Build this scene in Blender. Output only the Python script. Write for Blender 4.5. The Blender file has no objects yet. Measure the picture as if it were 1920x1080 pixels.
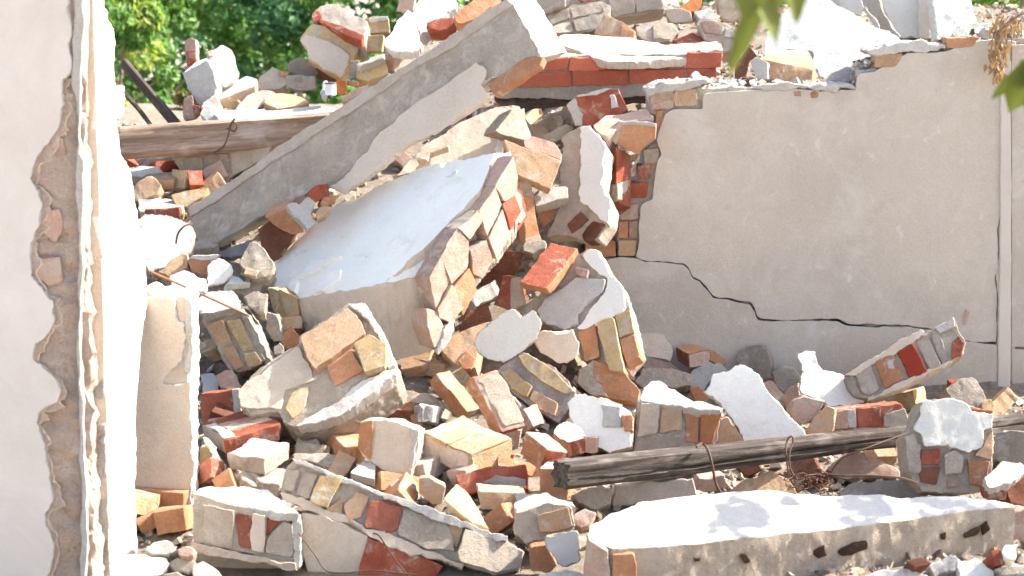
import bpy, bmesh, math, random
from mathutils import Vector, Matrix, noise

S = bpy.context.scene
COL = S.collection
RAD = math.radians

# ------------------------------------------------------------------ camera
F_PX, W_PX, H_PX = 3850.0, 1920.0, 1080.0
CAM = Vector((0.0, 0.0, 1.9))
PITCH = math.atan(590.0 / F_PX)
cd = bpy.data.cameras.new('camera')
cam = bpy.data.objects.new('camera', cd)
COL.objects.link(cam)
cam.location = CAM
cam.rotation_euler = (RAD(90) - PITCH, 0, 0)
cd.sensor_width = 36.0
cd.lens = 36.0 * F_PX / W_PX
cd.clip_start = 0.05
cd.clip_end = 2000
cd.dof.use_dof = True
cd.dof.focus_distance = 7.9
cd.dof.aperture_fstop = 4.0
S.camera = cam

# ------------------------------------------------------------------ sky, sun, exposure
SUN = Vector((0.78, 0.20, 0.66)).normalized()          # towards the sun: behind the heap and to its side
wd = bpy.data.worlds.new('World')
S.world = wd
wd.use_nodes = True
nt = wd.node_tree
nt.nodes.clear()
wo = nt.nodes.new('ShaderNodeOutputWorld')
bg = nt.nodes.new('ShaderNodeBackground')
sk = nt.nodes.new('ShaderNodeTexSky')
sk.sky_type = 'NISHITA'
sk.sun_disc = False
sk.sun_elevation = math.asin(SUN.z)
sk.sun_rotation = math.atan2(SUN.x, SUN.y)
sk.air_density = 1.0
sk.dust_density = 2.5
sk.ozone_density = 0.3
bg.inputs['Strength'].default_value = 0.13
nt.links.new(sk.outputs[0], bg.inputs[0])
nt.links.new(bg.outputs[0], wo.inputs[0])
ld = bpy.data.lights.new('sun', 'SUN')
ld.energy = 4.8
ld.angle = RAD(0.53)
ld.color = (1.0, 0.95, 0.87)
sun = bpy.data.objects.new('sun', ld)
COL.objects.link(sun)
sun.rotation_euler = SUN.to_track_quat('Z', 'Y').to_euler()
vs = S.view_settings
vs.view_transform = 'Standard'
vs.look = 'None'
vs.gamma = 1.0
vs.use_curve_mapping = False
vs.exposure = 1.72
S.cycles.max_bounces = 8
S.cycles.diffuse_bounces = 5
S.cycles.use_denoising = True

# ------------------------------------------------------------------ geometry helpers
C_R = Vector((1, 0, 0))
C_U = Vector((0, math.sin(PITCH), math.cos(PITCH)))
C_F = Vector((0, math.cos(PITCH), -math.sin(PITCH)))
rnd = random.Random(11)


def ray(px, py):
    return C_F + C_R * ((px - 960.0) / F_PX) + C_U * ((540.0 - py) / F_PX)


def U(px, py, Y):
    r = ray(px, py)
    return CAM + r * (Y / r.y)


def proj(p):
    d = p - CAM
    z = d.dot(C_F)
    return 960 + F_PX * d.dot(C_R) / z, 540 - F_PX * d.dot(C_U) / z


def on_plane(px, py, p0, n):
    r = ray(px, py)
    return CAM + r * ((p0 - CAM).dot(n) / r.dot(n))


def lerp_tab(tab, v):
    if v <= tab[0][0]:
        return tab[0][1]
    for (a, fa), (b, fb) in zip(tab, tab[1:]):
        if v <= b:
            return fa + (fb - fa) * (v - a) / (b - a)
    return tab[-1][1]


def sstep(a, b, v):
    t = min(1.0, max(0.0, (v - a) / (b - a)))
    return t * t * (3 - 2 * t)


L_TAB = [(5, 0), (6.35, 0), (6.9, .10), (7.4, .20), (7.9, .36), (8.3, .58), (8.6, .74), (9.0, .93), (9.6, 1.16),
         (10.5, 1.40), (11.5, 1.73), (13, 1.5), (16, .3), (18, 0)]
R_TAB = [(5, 0), (5.7, .07), (6.2, .09), (7.0, .05), (7.6, .06), (8.2, .10), (8.78, .11), (9.0, .6), (9.3, 1.12), (10.0, 1.28), (11.5, 1.73),
         (13, 1.5), (16, .3), (18, 0)]


def H(x, Y):
    w = sstep(.15, .62, x)
    h = lerp_tab(L_TAB, Y) * (1 - w) + lerp_tab(R_TAB, Y) * w
    cap = 1.02 + .75 * sstep(-1.05, -.28, x)
    h = min(h, cap)
    h *= sstep(-4.2, -2.6, x) * (1 - sstep(4.5, 6.5, x))
    return h


_dc = {}


def D(px, py):
    """depth (world y) at which the sight line of a point meets the heap"""
    k = (round(px), round(py))
    if k in _dc:
        return _dc[k]
    r = ray(px, py)
    r = r / r.y
    Y, out = 5.6, 11.2
    while Y < 12.5:
        p = CAM + r * Y
        if p.z <= H(p.x, Y):
            lo, hi = Y - .06, Y
            for _ in range(5):
                m = (lo + hi) / 2
                q = CAM + r * m
                if q.z <= H(q.x, m):
                    hi = m
                else:
                    lo = m
            out = hi
            break
        Y += .06
    _dc[k] = out
    return out


def link(o, parent=None):
    COL.objects.link(o)
    if parent is not None:
        o.parent = parent
    return o


LABELS = {}
GROUPS = {'brick': 'broken bricks in the heap', 'masonry chunk': 'chunks of brick masonry in the heap', 'plaster shard': 'plaster shards in the heap', 'plaster plate': 'plaster plates in the heap',
          'mortar lump': 'lumps of mortar in the heap', 'stone': 'stones in the heap', 'wire': 'loose wires on the timbers and rubble', 'tree': 'trees behind the heap', 'bush': 'bushes behind the heap',
          'wall slab': 'large broken wall slabs', 'timber': 'old timbers in the heap'}


def tag(o, label=None, cat=None, group=None, kind=None):
    if label:
        o['label'] = label
        if group is None:
            if label in LABELS:
                print('DUPLICATE LABEL', label)
            LABELS[label] = 1
        if kind is None:
            kind = 'thing'
    if group is None and cat in GROUPS:
        group = GROUPS[cat]
    if cat:
        o['category'] = cat
    if group:
        o['group'] = group
    if kind:
        o['kind'] = kind
    return o


def finish(bm, name, mats, parent, smooth=True, angle=34, origin=None):
    """world-space bmesh -> one mesh object whose origin is at its base"""
    n = len(bm.verts)
    c = Vector((0, 0, 0))
    zmin = 1e9
    for v in bm.verts:
        c += v.co
        zmin = min(zmin, v.co.z)
    c /= max(1, n)
    o0 = origin if origin is not None else Vector((c.x, c.y, zmin))
    for v in bm.verts:
        v.co -= o0
    me = bpy.data.meshes.new(name)
    bm.to_mesh(me)
    bm.free()
    for m in mats:
        me.materials.append(m)
    if smooth:
        me.polygons.foreach_set('use_smooth', [True] * len(me.polygons))
        me.set_sharp_from_angle(angle=RAD(angle))
    ob = bpy.data.objects.new(name, me)
    link(ob, parent)
    ploc = parent.matrix_world.translation if parent is not None else Vector((0, 0, 0))
    if parent is not None:
        ploc = Vector((0, 0, 0))
        q = parent
        while q is not None:
            ploc = ploc + q.location
            q = q.parent
    ob.location = o0 - ploc
    return ob


def refine(bm, seg, iters=4):
    bmesh.ops.triangulate(bm, faces=[f for f in bm.faces if len(f.verts) > 3])
    for _ in range(iters):
        es = [e for e in bm.edges if e.calc_length() > seg]
        if not es:
            break
        bmesh.ops.subdivide_edges(bm, edges=es, cuts=1)
        bmesh.ops.triangulate(bm, faces=[f for f in bm.faces if len(f.verts) > 3])
    bmesh.ops.remove_doubles(bm, verts=bm.verts, dist=.0014)
    for _ in range(2):
        bmesh.ops.dissolve_degenerate(bm, edges=bm.edges, dist=.0008)
        # sliver triangles: turn the long edge so that no face is left without area
        for f in list(bm.faces):
            if f.is_valid and len(f.verts) == 3:
                e = max(f.edges, key=lambda q: q.calc_length())
                L = e.calc_length()
                if L > 0 and f.calc_area() < .02 * L * L and len(e.link_faces) == 2 and all(len(g.verts) == 3 for g in e.link_faces):
                    bmesh.utils.edge_rotate(e, True)
        bmesh.ops.triangulate(bm, faces=[f for f in bm.faces if len(f.verts) > 3])


def displace(bm, amp, seed, freq=16.0):
    if amp <= 0:
        return
    off = Vector((seed * 3.1 % 97, seed * 1.7 % 89, seed * .9 % 83))
    for v in bm.verts:
        p = v.co
        v.co = p + amp * (noise.noise_vector(p * freq + off) + .6 * noise.noise_vector(p * freq * 2.7 + off))


_seed = [0]


def jag(a, b, nrm, r, rag, rseg, out, depth=0):
    """fractal broken line between two outline corners"""
    e = b - a
    L = e.length
    if L < rseg or depth > 6:
        return
    perp = e.cross(nrm)
    if perp.length < 1e-9:
        return
    perp.normalize()
    k = min(1.5, (L / .07) ** .75)
    m = a.lerp(b, r.uniform(.36, .64)) + perp * r.gauss(0, rag * k)
    jag(a, m, nrm, r, rag, rseg, out, depth + 1)
    out.append(m)
    jag(m, b, nrm, r, rag, rseg, out, depth + 1)


def prism(name, outl, ext, mats, parent=None, sidx=None, seg=.024, amp=.0035, rag=.004, bev=.003, rseg=.026, freq=22.0,
          dent=0.0, chip=.012):
    """outline (front face) pushed back along ext. mats[0] front, mats[1] rest; sidx gives the material of each side"""
    _seed[0] += 1
    r = random.Random(_seed[0] * 7 + 3)
    if 'brick' in name and name != 'brick_lintel':
        amp, rag, bev, dent, rseg, chip = min(amp, .0020), min(rag, .0018), .002, min(dent, .002), .018, .008
    elif name.startswith('plaster'):
        rag, rseg = min(rag, .0042), .013
    elif name in ('masonry_chunk', 'wall_slab', 'block', 'mortar'):
        amp, rag, bev, dent, rseg = min(amp, .003), min(rag, .0032), .002, min(dent, .003), .018
    n = len(outl)
    nrm = Vector((0, 0, 0))
    for i in range(n):
        a, b = outl[i], outl[(i + 1) % n]
        nrm += a.cross(b)
    if nrm.length < 1e-9:
        nrm = Vector((0, -1, 0))
    nrm.normalize()
    # knocked-off corners
    o2, s2 = [], []
    for i in range(n):
        p, a, b = outl[i], outl[i - 1], outl[(i + 1) % n]
        e1, e2 = a - p, b - p
        sb = sidx[i] if sidx else 1
        sa = sidx[i - 1] if sidx else 1
        if rag > 0 and chip > 0 and e1.length > .02 and e2.length > .02 and e1.angle(e2) < 2.2 and r.random() < .6:
            c1, c2 = min(.3 * e1.length, chip * r.uniform(.15, 1)), min(.3 * e2.length, chip * r.uniform(.15, 1))
            o2 += [p + e1.normalized() * c1, p + e2.normalized() * c2]
            s2 += [sa, sb]
        else:
            o2.append(p)
            s2.append(sb)
    pts, base, sm = [], [], []
    n = len(o2)
    for i in range(n):
        a, b = o2[i], o2[(i + 1) % n]
        mid = []
        if rag > 0:
            jag(a, b, nrm, r, rag, rseg, mid)
        pts.append(a)
        pts += mid
        base.append(a)
        base += [a.lerp(b, (k + 1) / (len(mid) + 1)) for k in range(len(mid))]
        sm += [s2[i]] * (1 + len(mid))
    bm = bmesh.new()
    m = len(pts)
    EL = ext.length
    nr = max(2, min(9, int(EL / .030)))
    fr = [0] + [((k + .6) / nr) for k in range(nr - 1)] + [1]
    if rag <= 0:
        fr = [0, 1]
    cen = sum(pts, Vector()) / m
    off0 = Vector((_seed[0] * 2.3 % 61, 7.7, _seed[0] * .77 % 53))
    rings = []
    for t in fr:
        w = max(0.0, 1 - t * EL / .035)
        ring = []
        for p, q in zip(pts, base):
            c = (p * w + q * (1 - w)) + ext * t
            if rag > 0 and t > 0:
                g = (c - cen - ext * t)
                c = c + 1.0 * rag * noise.noise_vector(c * 26 + off0) + Vector((r.gauss(0, .35 * rag), r.gauss(0, .35 * rag), r.gauss(0, .35 * rag)))
                if t == 1:
                    c = c - g * min(.08, .006 / max(.02, g.length))
            ring.append(bm.verts.new(c))
        rings.append(ring)
    top, bot = rings[0], rings[-1]
    ft = bm.faces.new(top)
    ft.material_index = 0
    fb = bm.faces.new(list(reversed(bot)))
    fb.material_index = 1 if len(mats) > 1 else 0
    for r0, r1 in zip(rings, rings[1:]):
        for i in range(m):
            j = (i + 1) % m
            f = bm.faces.new([r0[j], r0[i], r1[i], r1[j]])
            f.material_index = min(sm[i], len(mats) - 1)
    bmesh.ops.recalc_face_normals(bm, faces=bm.faces)
    if bev > 0:
        es = [e for e in ft.edges]
        try:
            bmesh.ops.bevel(bm, geom=es, offset=bev, segments=1, affect='EDGES', clamp_overlap=True, material=1 if len(mats) > 1 and mats[0] != mats[1] else -1)
        except Exception:
            pass
    refine(bm, seg)
    if amp > 0:
        off = Vector((_seed[0] * 3.1 % 97, _seed[0] * 1.7 % 89, _seed[0] * .9 % 83))
        two = len(mats) > 1 and mats[0] != mats[1]
        for v in bm.verts:
            front = all(f.material_index == 0 for f in v.link_faces)
            k = amp * ((.55 if front else 1.5) if two else 1.0)
            p = v.co
            d = noise.noise_vector(p * freq + off) + .7 * noise.noise_vector(p * freq * 2.6 + off)
            v.co = p + k * d
    if dent > 0:
        off = Vector((_seed[0] * 1.3 % 71, 5.5, 2.2))
        for v in bm.verts:
            v.co += dent * .8 * noise.noise_vector(v.co * 7.0 + off)
    return finish(bm, name, mats, parent, angle=24)


N = dict(F=(0, -1, .12), FU=(0, -.85, .5), U=(0, -.55, .83), T=(0, -.12, 1), TL=(-.25, -.3, .93), L=(-.6, -.78, .2),
         R=(.62, -.76, .25), UL=(-.45, -.6, .66), UR=(.45, -.5, .75), FL=(-.3, -.93, .2), FR=(.3, -.93, .2),
         FD=(0, -.95, -.3), S=(-.2, -.93, .3))


def nv(n):
    return Vector(N[n] if isinstance(n, str) else n).normalized()


class Rec:
    pass


def add_inlays(rec, items):
    """bricks or skins let into a face: (part name, material, plane key, outline, proud, depth)"""
    for it in items:
        nm, m, key, pts = it[:4]
        proud = (it[4] if len(it) > 4 else (.009 if nm != 'plaster' else .012)) * .62
        deep = it[5] if len(it) > 5 else .05
        p0, n = rec.planes[key]
        _seed[0] += 1
        jr = random.Random(_seed[0])
        if nm == 'brick':
            proud *= jr.uniform(.6, 1.5)
            n2 = (n + Vector((jr.gauss(0, .06), jr.gauss(0, .04), jr.gauss(0, .06))) * (.2 if rec.ob.name.startswith('brick_lintel') else 1)).normalized()
        else:
            n2 = n
        cxy = (sum(p[0] for p in pts) / len(pts), sum(p[1] for p in pts) / len(pts))
        pc = on_plane(cxy[0], cxy[1], p0 + n * proud, n)
        q = [on_plane(x, y, pc, n2) for x, y in pts]
        ob = prism(nm, q, -n * deep, [M[m], M[m]], rec.ob, seg=.026, amp=.003 if nm != 'plaster' else .002,
                   rag=.0028 if nm != 'plaster' else .005, bev=.002, chip=.008)
        rec.parts.append(ob)


def P(name, label, cat, mat, outline, n='F', thick=.1, off=0.0, Y=None, side=None, ext=None, inl=(), sink=.03, group=None, **kw):
    """a broken piece traced by the outline of its visible face, with its own distance and thickness"""
    n = nv(n)
    cx = sum(p[0] for p in outline) / len(outline)
    cy = sum(p[1] for p in outline) / len(outline)
    y = Y if Y is not None else D(cx, cy)
    for _ in range(1 if Y is not None else 3):
        p0 = U(cx, cy, y)
        pts = [on_plane(a, b, p0, n) for a, b in outline]
        if Y is None:
            sh = min(D(a, b) - p.y for (a, b), p in zip(outline, pts)) + sink
            y += sh
    if Y is None:
        y += off
        p0 = U(cx, cy, y)
        pts = [on_plane(a, b, p0, n) for a, b in outline]
    e = Vector(ext) * thick if ext is not None else -n * thick
    ms = [M[mat], M[side or mat]]
    r = Rec()
    r.parts = []
    r.ob = prism(name, pts, e, ms, None, **kw)
    tag(r.ob, label, cat, group)
    r.planes = {'f': (p0, n)}
    r.y = y
    add_inlays(r, inl)
    return r


def gauss(V, A, B, C):
    u, l = [], []
    for q in (A, B, C):
        z = complex(q[0] - V[0], -(q[1] - V[1]))
        l.append(abs(z))
        u.append((z / abs(z)) ** 2)
    cr = lambda a, b: (a.conjugate() * b).imag
    r2 = [cr(u[1], u[2]), cr(u[2], u[0]), cr(u[0], u[1])]
    if sum(r2) < 0:
        r2 = [-v for v in r2]
    r2 = [max(v, .12) for v in r2]
    for _ in range(4):
        s = 2.0 / sum(r2)
        r2 = [min(.97, max(.10, v * s)) for v in r2]
    return [li * math.sqrt(1 - v) / math.sqrt(v) for li, v in zip(l, r2)]


def B(name, label, cat, mats, V, A, Bq, C, d=None, off=0.0, Y=None, inl=(), sink=.03, outline=None, group=None, **kw):
    """a block from its nearest corner V and the three neighbouring corners; d = how far each recedes (m)"""
    if isinstance(mats, str):
        mats = (mats,) * 3
    dp = gauss(V, A, Bq, C)
    y = Y if Y is not None else D(*V)
    AC = (A[0] + C[0] - V[0], A[1] + C[1] - V[1])
    BC = (Bq[0] + C[0] - V[0], Bq[1] + C[1] - V[1])
    it = 1 if Y is not None else 3
    for k in range(it):
        PV = U(V[0], V[1], y)
        zc = (PV - CAM).dot(C_F)
        s = zc / F_PX
        dd = d if d is not None else [min(.6, v * s) for v in dp]
        W = []
        for q, de in zip((A, Bq, C), dd):
            rr = ray(*q)
            W.append(CAM + rr * (zc + de))
        if Y is None:
            ch = [(V, PV), (A, W[0]), (Bq, W[1]), (C, W[2]), (AC, W[0] + W[2] - PV), (BC, W[1] + W[2] - PV)]
            sh = min(D(*q) - p.y for q, p in ch) + sink
            y += sh + (off if k == it - 1 else 0)
    PV = U(V[0], V[1], y)
    zc = (PV - CAM).dot(C_F)
    W = [CAM + ray(*q) * (zc + de) for q, de in zip((A, Bq, C), dd)]
    a, b, c = [w - PV for w in W]
    pl = {}
    for key, (s, t) in dict(ab=(a, b), ac=(a, c), bc=(b, c)).items():
        n = s.cross(t).normalized()
        if n.dot(CAM - PV) < 0:
            n = -n
        pl[key] = (PV.copy(), n)
    if outline:
        pts = [on_plane(x, yy, *pl['ab']) for x, yy in outline]
        sidx = None
    else:
        pts = [PV, PV + a, PV + a + b, PV + b]
        sidx = [1, 1, 2, 2]
    r = Rec()
    r.parts = []
    r.planes = pl
    r.y = y
    r.v = (PV, a, b, c)
    r.ob = prism(name, pts, c, [M[m] for m in mats], None, sidx=sidx, **kw)
    tag(r.ob, label, cat, group)
    add_inlays(r, inl)
    return r


# ------------------------------------------------------------------ materials
M = {}


def newmat(key, name):
    m = bpy.data.materials.new(name)
    m.use_nodes = True
    t = m.node_tree
    t.nodes.clear()
    o = t.nodes.new('ShaderNodeOutputMaterial')
    b = t.nodes.new('ShaderNodeBsdfPrincipled')
    b.inputs['Roughness'].default_value = .93
    b.inputs['Specular IOR Level'].default_value = .15
    t.links.new(b.outputs[0], o.inputs[0])
    M[key] = m
    return t, b


def coords(t, scale=(1, 1, 1), which='Object'):
    tc = t.nodes.new('ShaderNodeTexCoord')
    oi = t.nodes.new('ShaderNodeObjectInfo')
    mu = t.nodes.new('ShaderNodeVectorMath')
    mu.operation = 'SCALE'
    mu.inputs[0].default_value = (31.0, 47.0, 19.0)
    t.links.new(oi.outputs['Random'], mu.inputs['Scale'])
    ad = t.nodes.new('ShaderNodeVectorMath')
    ad.operation = 'ADD'
    t.links.new(tc.outputs[which], ad.inputs[0])
    t.links.new(mu.outputs[0], ad.inputs[1])
    mp = t.nodes.new('ShaderNodeMapping')
    mp.inputs['Scale'].default_value = scale
    t.links.new(ad.outputs[0], mp.inputs[0])
    return mp.outputs[0], oi


def tnoise(t, co, scale, detail=4, rough=.6, dist=0):
    n = t.nodes.new('ShaderNodeTexNoise')
    n.inputs['Scale'].default_value = scale
    n.inputs['Detail'].default_value = detail
    n.inputs['Roughness'].default_value = rough
    n.inputs['Distortion'].default_value = dist
    t.links.new(co, n.inputs['Vector'])
    return n.outputs['Fac']


def ramp(t, f, stops):
    r = t.nodes.new('ShaderNodeValToRGB')
    e = r.color_ramp.elements
    e[0].position, e[0].color = stops[0][0], (*stops[0][1], 1) if len(stops[0][1]) == 3 else stops[0][1]
    e[1].position, e[1].color = stops[-1][0], (*stops[-1][1], 1)
    for p, c in stops[1:-1]:
        q = e.new(p)
        q.color = (*c, 1)
    t.links.new(f, r.inputs[0])
    return r.outputs[0]


def mixc(t, f, a, b, mode='MIX'):
    m = t.nodes.new('ShaderNodeMix')
    m.data_type = 'RGBA'
    m.blend_type = mode
    for sock, v in ((m.inputs[0], f), (m.inputs[6], a), (m.inputs[7], b)):
        if isinstance(v, (int, float)):
            sock.default_value = v
        elif isinstance(v, tuple):
            sock.default_value = (*v, 1)
        else:
            t.links.new(v, sock)
    return m.outputs[2]


def bump(t, b, hs, dist=.004, strength=.6):
    prev = None
    for h, d in hs:
        n = t.nodes.new('ShaderNodeBump')
        n.inputs['Strength'].default_value = strength
        n.inputs['Distance'].default_value = d
        t.links.new(h, n.inputs['Height'])
        if prev is not None:
            t.links.new(prev, n.inputs['Normal'])
        prev = n.outputs[0]
    t.links.new(prev, b.inputs['Normal'])


def mul(c, k):
    return tuple(min(1, v * k) for v in c)


def gritty(key, name, c, dust=None, dust_at=.58, var=.35, pits=.5, hue=None, coarse=7.0, soft=.05, grain=.36, flecks=None):
    """fired clay, mortar or plaster: blotchy colour, dust or mortar left on it, pitted relief"""
    t, b = newmat(key, name)
    co, oi = coords(t)
    n1 = tnoise(t, co, coarse, 6, .68)
    base = ramp(t, n1, [(.28, mul(c, 1 - var)), (.5, c), (.72, mul(hue or c, 1 + var * .7))])
    hv = t.nodes.new('ShaderNodeHueSaturation')
    mr = t.nodes.new('ShaderNodeMapRange')
    mr.inputs[3].default_value = .80
    mr.inputs[4].default_value = 1.14
    t.links.new(oi.outputs['Random'], mr.inputs[0])
    t.links.new(mr.outputs[0], hv.inputs['Value'])
    t.links.new(base, hv.inputs['Color'])
    out = hv.outputs[0]
    n3 = tnoise(t, co, 120, 4, .75)
    out = mixc(t, grain, out, ramp(t, n3, [(.32, (.55, .53, .51)), (.6, (1.1, 1.1, 1.1))]), 'MULTIPLY')
    if dust:
        n2 = tnoise(t, co, coarse * 1.9, 9, .74, .5)
        msk = ramp(t, n2, [(dust_at - soft, (0, 0, 0)), (dust_at + soft, (.9, .9, .9))])
        out = mixc(t, msk, out, dust)
        n4 = tnoise(t, co, 3.1, 5, .7)
        out = mixc(t, ramp(t, n4, [(.45, (0, 0, 0)), (.75, (.24, .24, .24))]), out, dust)
    for col_, sc_, th_, k_ in (flecks or ()):
        nz = tnoise(t, co, sc_, 7, .72, .8)
        out = mixc(t, ramp(t, nz, [(th_ - .03, (0, 0, 0)), (th_ + .04, (k_, k_, k_))]), out, col_)
    t.links.new(out, b.inputs['Base Color'])
    nb = tnoise(t, co, 30, 10, .78)
    nf = tnoise(t, co, 190, 4, .75)
    vo = t.nodes.new('ShaderNodeTexVoronoi')
    vo.inputs['Scale'].default_value = 70
    t.links.new(co, vo.inputs['Vector'])
    pit = ramp(t, vo.outputs['Distance'], [(.06, (0, 0, 0)), (.26, (1, 1, 1))])
    bump(t, b, [(nb, .034 * pits), (pit, .0032 * pits), (nf, .011 * pits)], strength=.8)


MORT = (.70, .58, .455)
gritty('r', 'red_brick', (.46, .12, .07), (.64, .49, .40), .60, .36, hue=(.54, .18, .10), pits=.8)
gritty('o', 'orange_brick', (.69, .32, .165), (.69, .55, .43), .60, .26, hue=(.70, .36, .20), pits=.8)
gritty('t', 'tan_brick', (.72, .465, .285), (.71, .60, .48), .58, .22, pits=.8)
gritty('y', 'yellow_brick', (.70, .50, .26), (.69, .60, .48), .55, .26, hue=(.74, .50, .25), pits=.8)
gritty('k', 'dusty_pink_brick', (.68, .45, .35), (.70, .57, .47), .54, .26, pits=.8)
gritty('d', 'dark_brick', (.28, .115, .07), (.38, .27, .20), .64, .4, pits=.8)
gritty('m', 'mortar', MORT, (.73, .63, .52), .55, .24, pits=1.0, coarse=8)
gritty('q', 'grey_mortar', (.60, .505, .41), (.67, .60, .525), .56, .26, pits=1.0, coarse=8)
gritty('w', 'white_plaster', (.83, .80, .72), (.70, .655, .59), .66, .06, pits=.16, coarse=4, grain=.18, soft=.10, flecks=[((.60, .54, .47), 9, .66, .5), ((.50, .43, .36), 44, .70, .5)])
gritty('x', 'sunlit_white_plaster', (.60, .585, .55), (.53, .50, .455), .62, .07, pits=.25, coarse=4, grain=.24, soft=.1, flecks=[((.45, .40, .34), 9, .64, .6), ((.36, .31, .26), 40, .68, .6)])  # white plaster darkened in colour for sunlit faces; shaded faces keep the whiter one
gritty('v', 'chalky_plaster', (.66, .625, .575), (.56, .49, .42), .60, .14, pits=.6, coarse=6, grain=.35)
gritty('b', 'beige_plaster', (.62, .51, .405), (.68, .585, .48), .60, .12, pits=.28, coarse=4, grain=.3, soft=.12)
gritty('c', 'concrete', (.76, .62, .485), (.84, .73, .61), .57, .26, pits=1.0, coarse=6, soft=.08, flecks=[((.42, .30, .19), 7, .62, .5), ((.38, .32, .27), 30, .66, .6)])
gritty('W', 'house_plaster', (.575, .505, .427), (.62, .57, .505), .59, .13, pits=.22, coarse=2.2, grain=.24, soft=.10, flecks=[((.72, .66, .60), 11, .63, .55), ((.44, .36, .30), 5, .64, .35), ((.40, .33, .28), 38, .68, .5)])
gritty('p', 'pale_pink_plaster', (.61, .56, .515), (.65, .605, .565), .6, .035, pits=.05, coarse=2, grain=.08, soft=.2)
gritty('s', 'earth_and_dust', (.31, .25, .19), (.44, .37, .30), .54, .35, pits=1.0, coarse=14)
gritty('L', 'pale_wall_face', (.66, .645, .60), (.60, .575, .53), .7, .04, pits=.06, coarse=3, grain=.1, soft=.15)
gritty('tm', 'torn_masonry', (.72, .565, .465), (.76, .65, .56), .54, .24, hue=(.74, .51, .38), pits=1.2, coarse=6)


def woodmat(key, name, c1, c2, c3, crack=True):
    t, b = newmat(key, name)
    co, oi = coords(t, (.9, 14, 14))
    n = tnoise(t, co, 3.0, 10, .78, .5)
    col = ramp(t, n, [(.28, c1), (.5, c2), (.72, c3)])
    co2, _ = coords(t, (2.2, 3, 3))
    n2 = tnoise(t, co2, 2.3, 3, .6)
    col = mixc(t, ramp(t, n2, [(.55, (0, 0, 0)), (.68, (.75, .75, .75))]), col, mul(c3, 1.05))
    t.links.new(col, b.inputs['Base Color'])
    b.inputs['Roughness'].default_value = .8
    bump(t, b, [(n, .022), (tnoise(t, co, 18, 5, .7), .008)], strength=.8)


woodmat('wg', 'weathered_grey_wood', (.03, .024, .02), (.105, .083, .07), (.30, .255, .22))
woodmat('wb', 'weathered_brown_wood', (.13, .075, .05), (.38, .265, .195), (.60, .49, .41))


def plain(key, name, c, rough=.8, metal=0.0, spec=.3):
    t, b = newmat(key, name)
    co, _ = coords(t)
    n = tnoise(t, co, 30, 4, .6)
    t.links.new(ramp(t, n, [(.3, mul(c, .7)), (.7, mul(c, 1.15))]), b.inputs['Base Color'])
    b.inputs['Roughness'].default_value = rough
    b.inputs['Metallic'].default_value = metal
    b.inputs['Specular IOR Level'].default_value = spec


plain('rust', 'rusty_iron', (.20, .085, .035), .85)
plain('wire', 'dark_rusty_wire', (.10, .055, .038), .8)
plain('tin', 'white_tin', (.75, .75, .76), .4)
plain('dk', 'dark_metal', (.13, .12, .13), .6)
gritty('pvc', 'grey_trim', (.59, .525, .465), (.62, .565, .51), .6, .05, pits=.04, coarse=2, grain=.06, soft=.2)


def leafmat(key, name, c1, c2, c3, trans=.45):
    t, b = newmat(key, name)
    g = t.nodes.new('ShaderNodeNewGeometry')
    col = ramp(t, g.outputs['Random Per Island'], [(0, c1), (.5, c2), (1, c3)])
    b.inputs['Roughness'].default_value = .55
    b.inputs['Specular IOR Level'].default_value = .35
    t.links.new(col, b.inputs['Base Color'])
    tr = t.nodes.new('ShaderNodeBsdfTranslucent')
    br = mixc(t, 1.0, col, (.92, 1.0, .62), 'MULTIPLY')
    t.links.new(br, tr.inputs['Color'])
    mx = t.nodes.new('ShaderNodeMixShader')
    mx.inputs[0].default_value = trans
    t.links.new(b.outputs[0], mx.inputs[1])
    t.links.new(tr.outputs[0], mx.inputs[2])
    o = [n for n in t.nodes if n.type == 'OUTPUT_MATERIAL'][0]
    t.links.new(mx.outputs[0], o.inputs[0])


leafmat('lf', 'green_leaves', (.07, .17, .04), (.14, .28, .07), (.25, .41, .12), .5)
leafmat('lf2', 'blue_green_leaves', (.04, .12, .06), (.08, .19, .085), (.13, .27, .12), .5)
leafmat('lfy', 'yellow_green_leaves', (.20, .28, .05), (.34, .42, .09), (.48, .52, .14), .5)
leafmat('lfd', 'dry_leaves', (.22, .115, .055), (.35, .21, .11), (.48, .32, .19), .3)
leafmat('lfo', 'olive_leaves', (.085, .115, .018), (.11, .135, .022), (.16, .15, .04), .35)

# ================================================================== the ground and the heap
def ground():
    bm = bmesh.new()
    s = 400
    vs_ = [bm.verts.new((x, y, -.02)) for x, y in ((-s, -s), (s, -s), (s, s), (-s, s))]
    bm.faces.new(vs_)
    t, b = newmat('gr', 'dry_earth')
    co, _ = coords(t)
    n = tnoise(t, co, .9, 8, .7)
    t.links.new(ramp(t, n, [(.3, (.40, .33, .25)), (.5, (.50, .425, .34)), (.7, (.58, .50, .41))]), b.inputs['Base Color'])
    bump(t, b, [(tnoise(t, co, 8, 8, .75), .03)])
    o = finish(bm, 'ground', [M['gr']], None, smooth=False, origin=Vector((0, 0, -.02)))
    tag(o, 'dusty earth ground under the heap and beyond it', 'ground', kind='structure')


ground()


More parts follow.
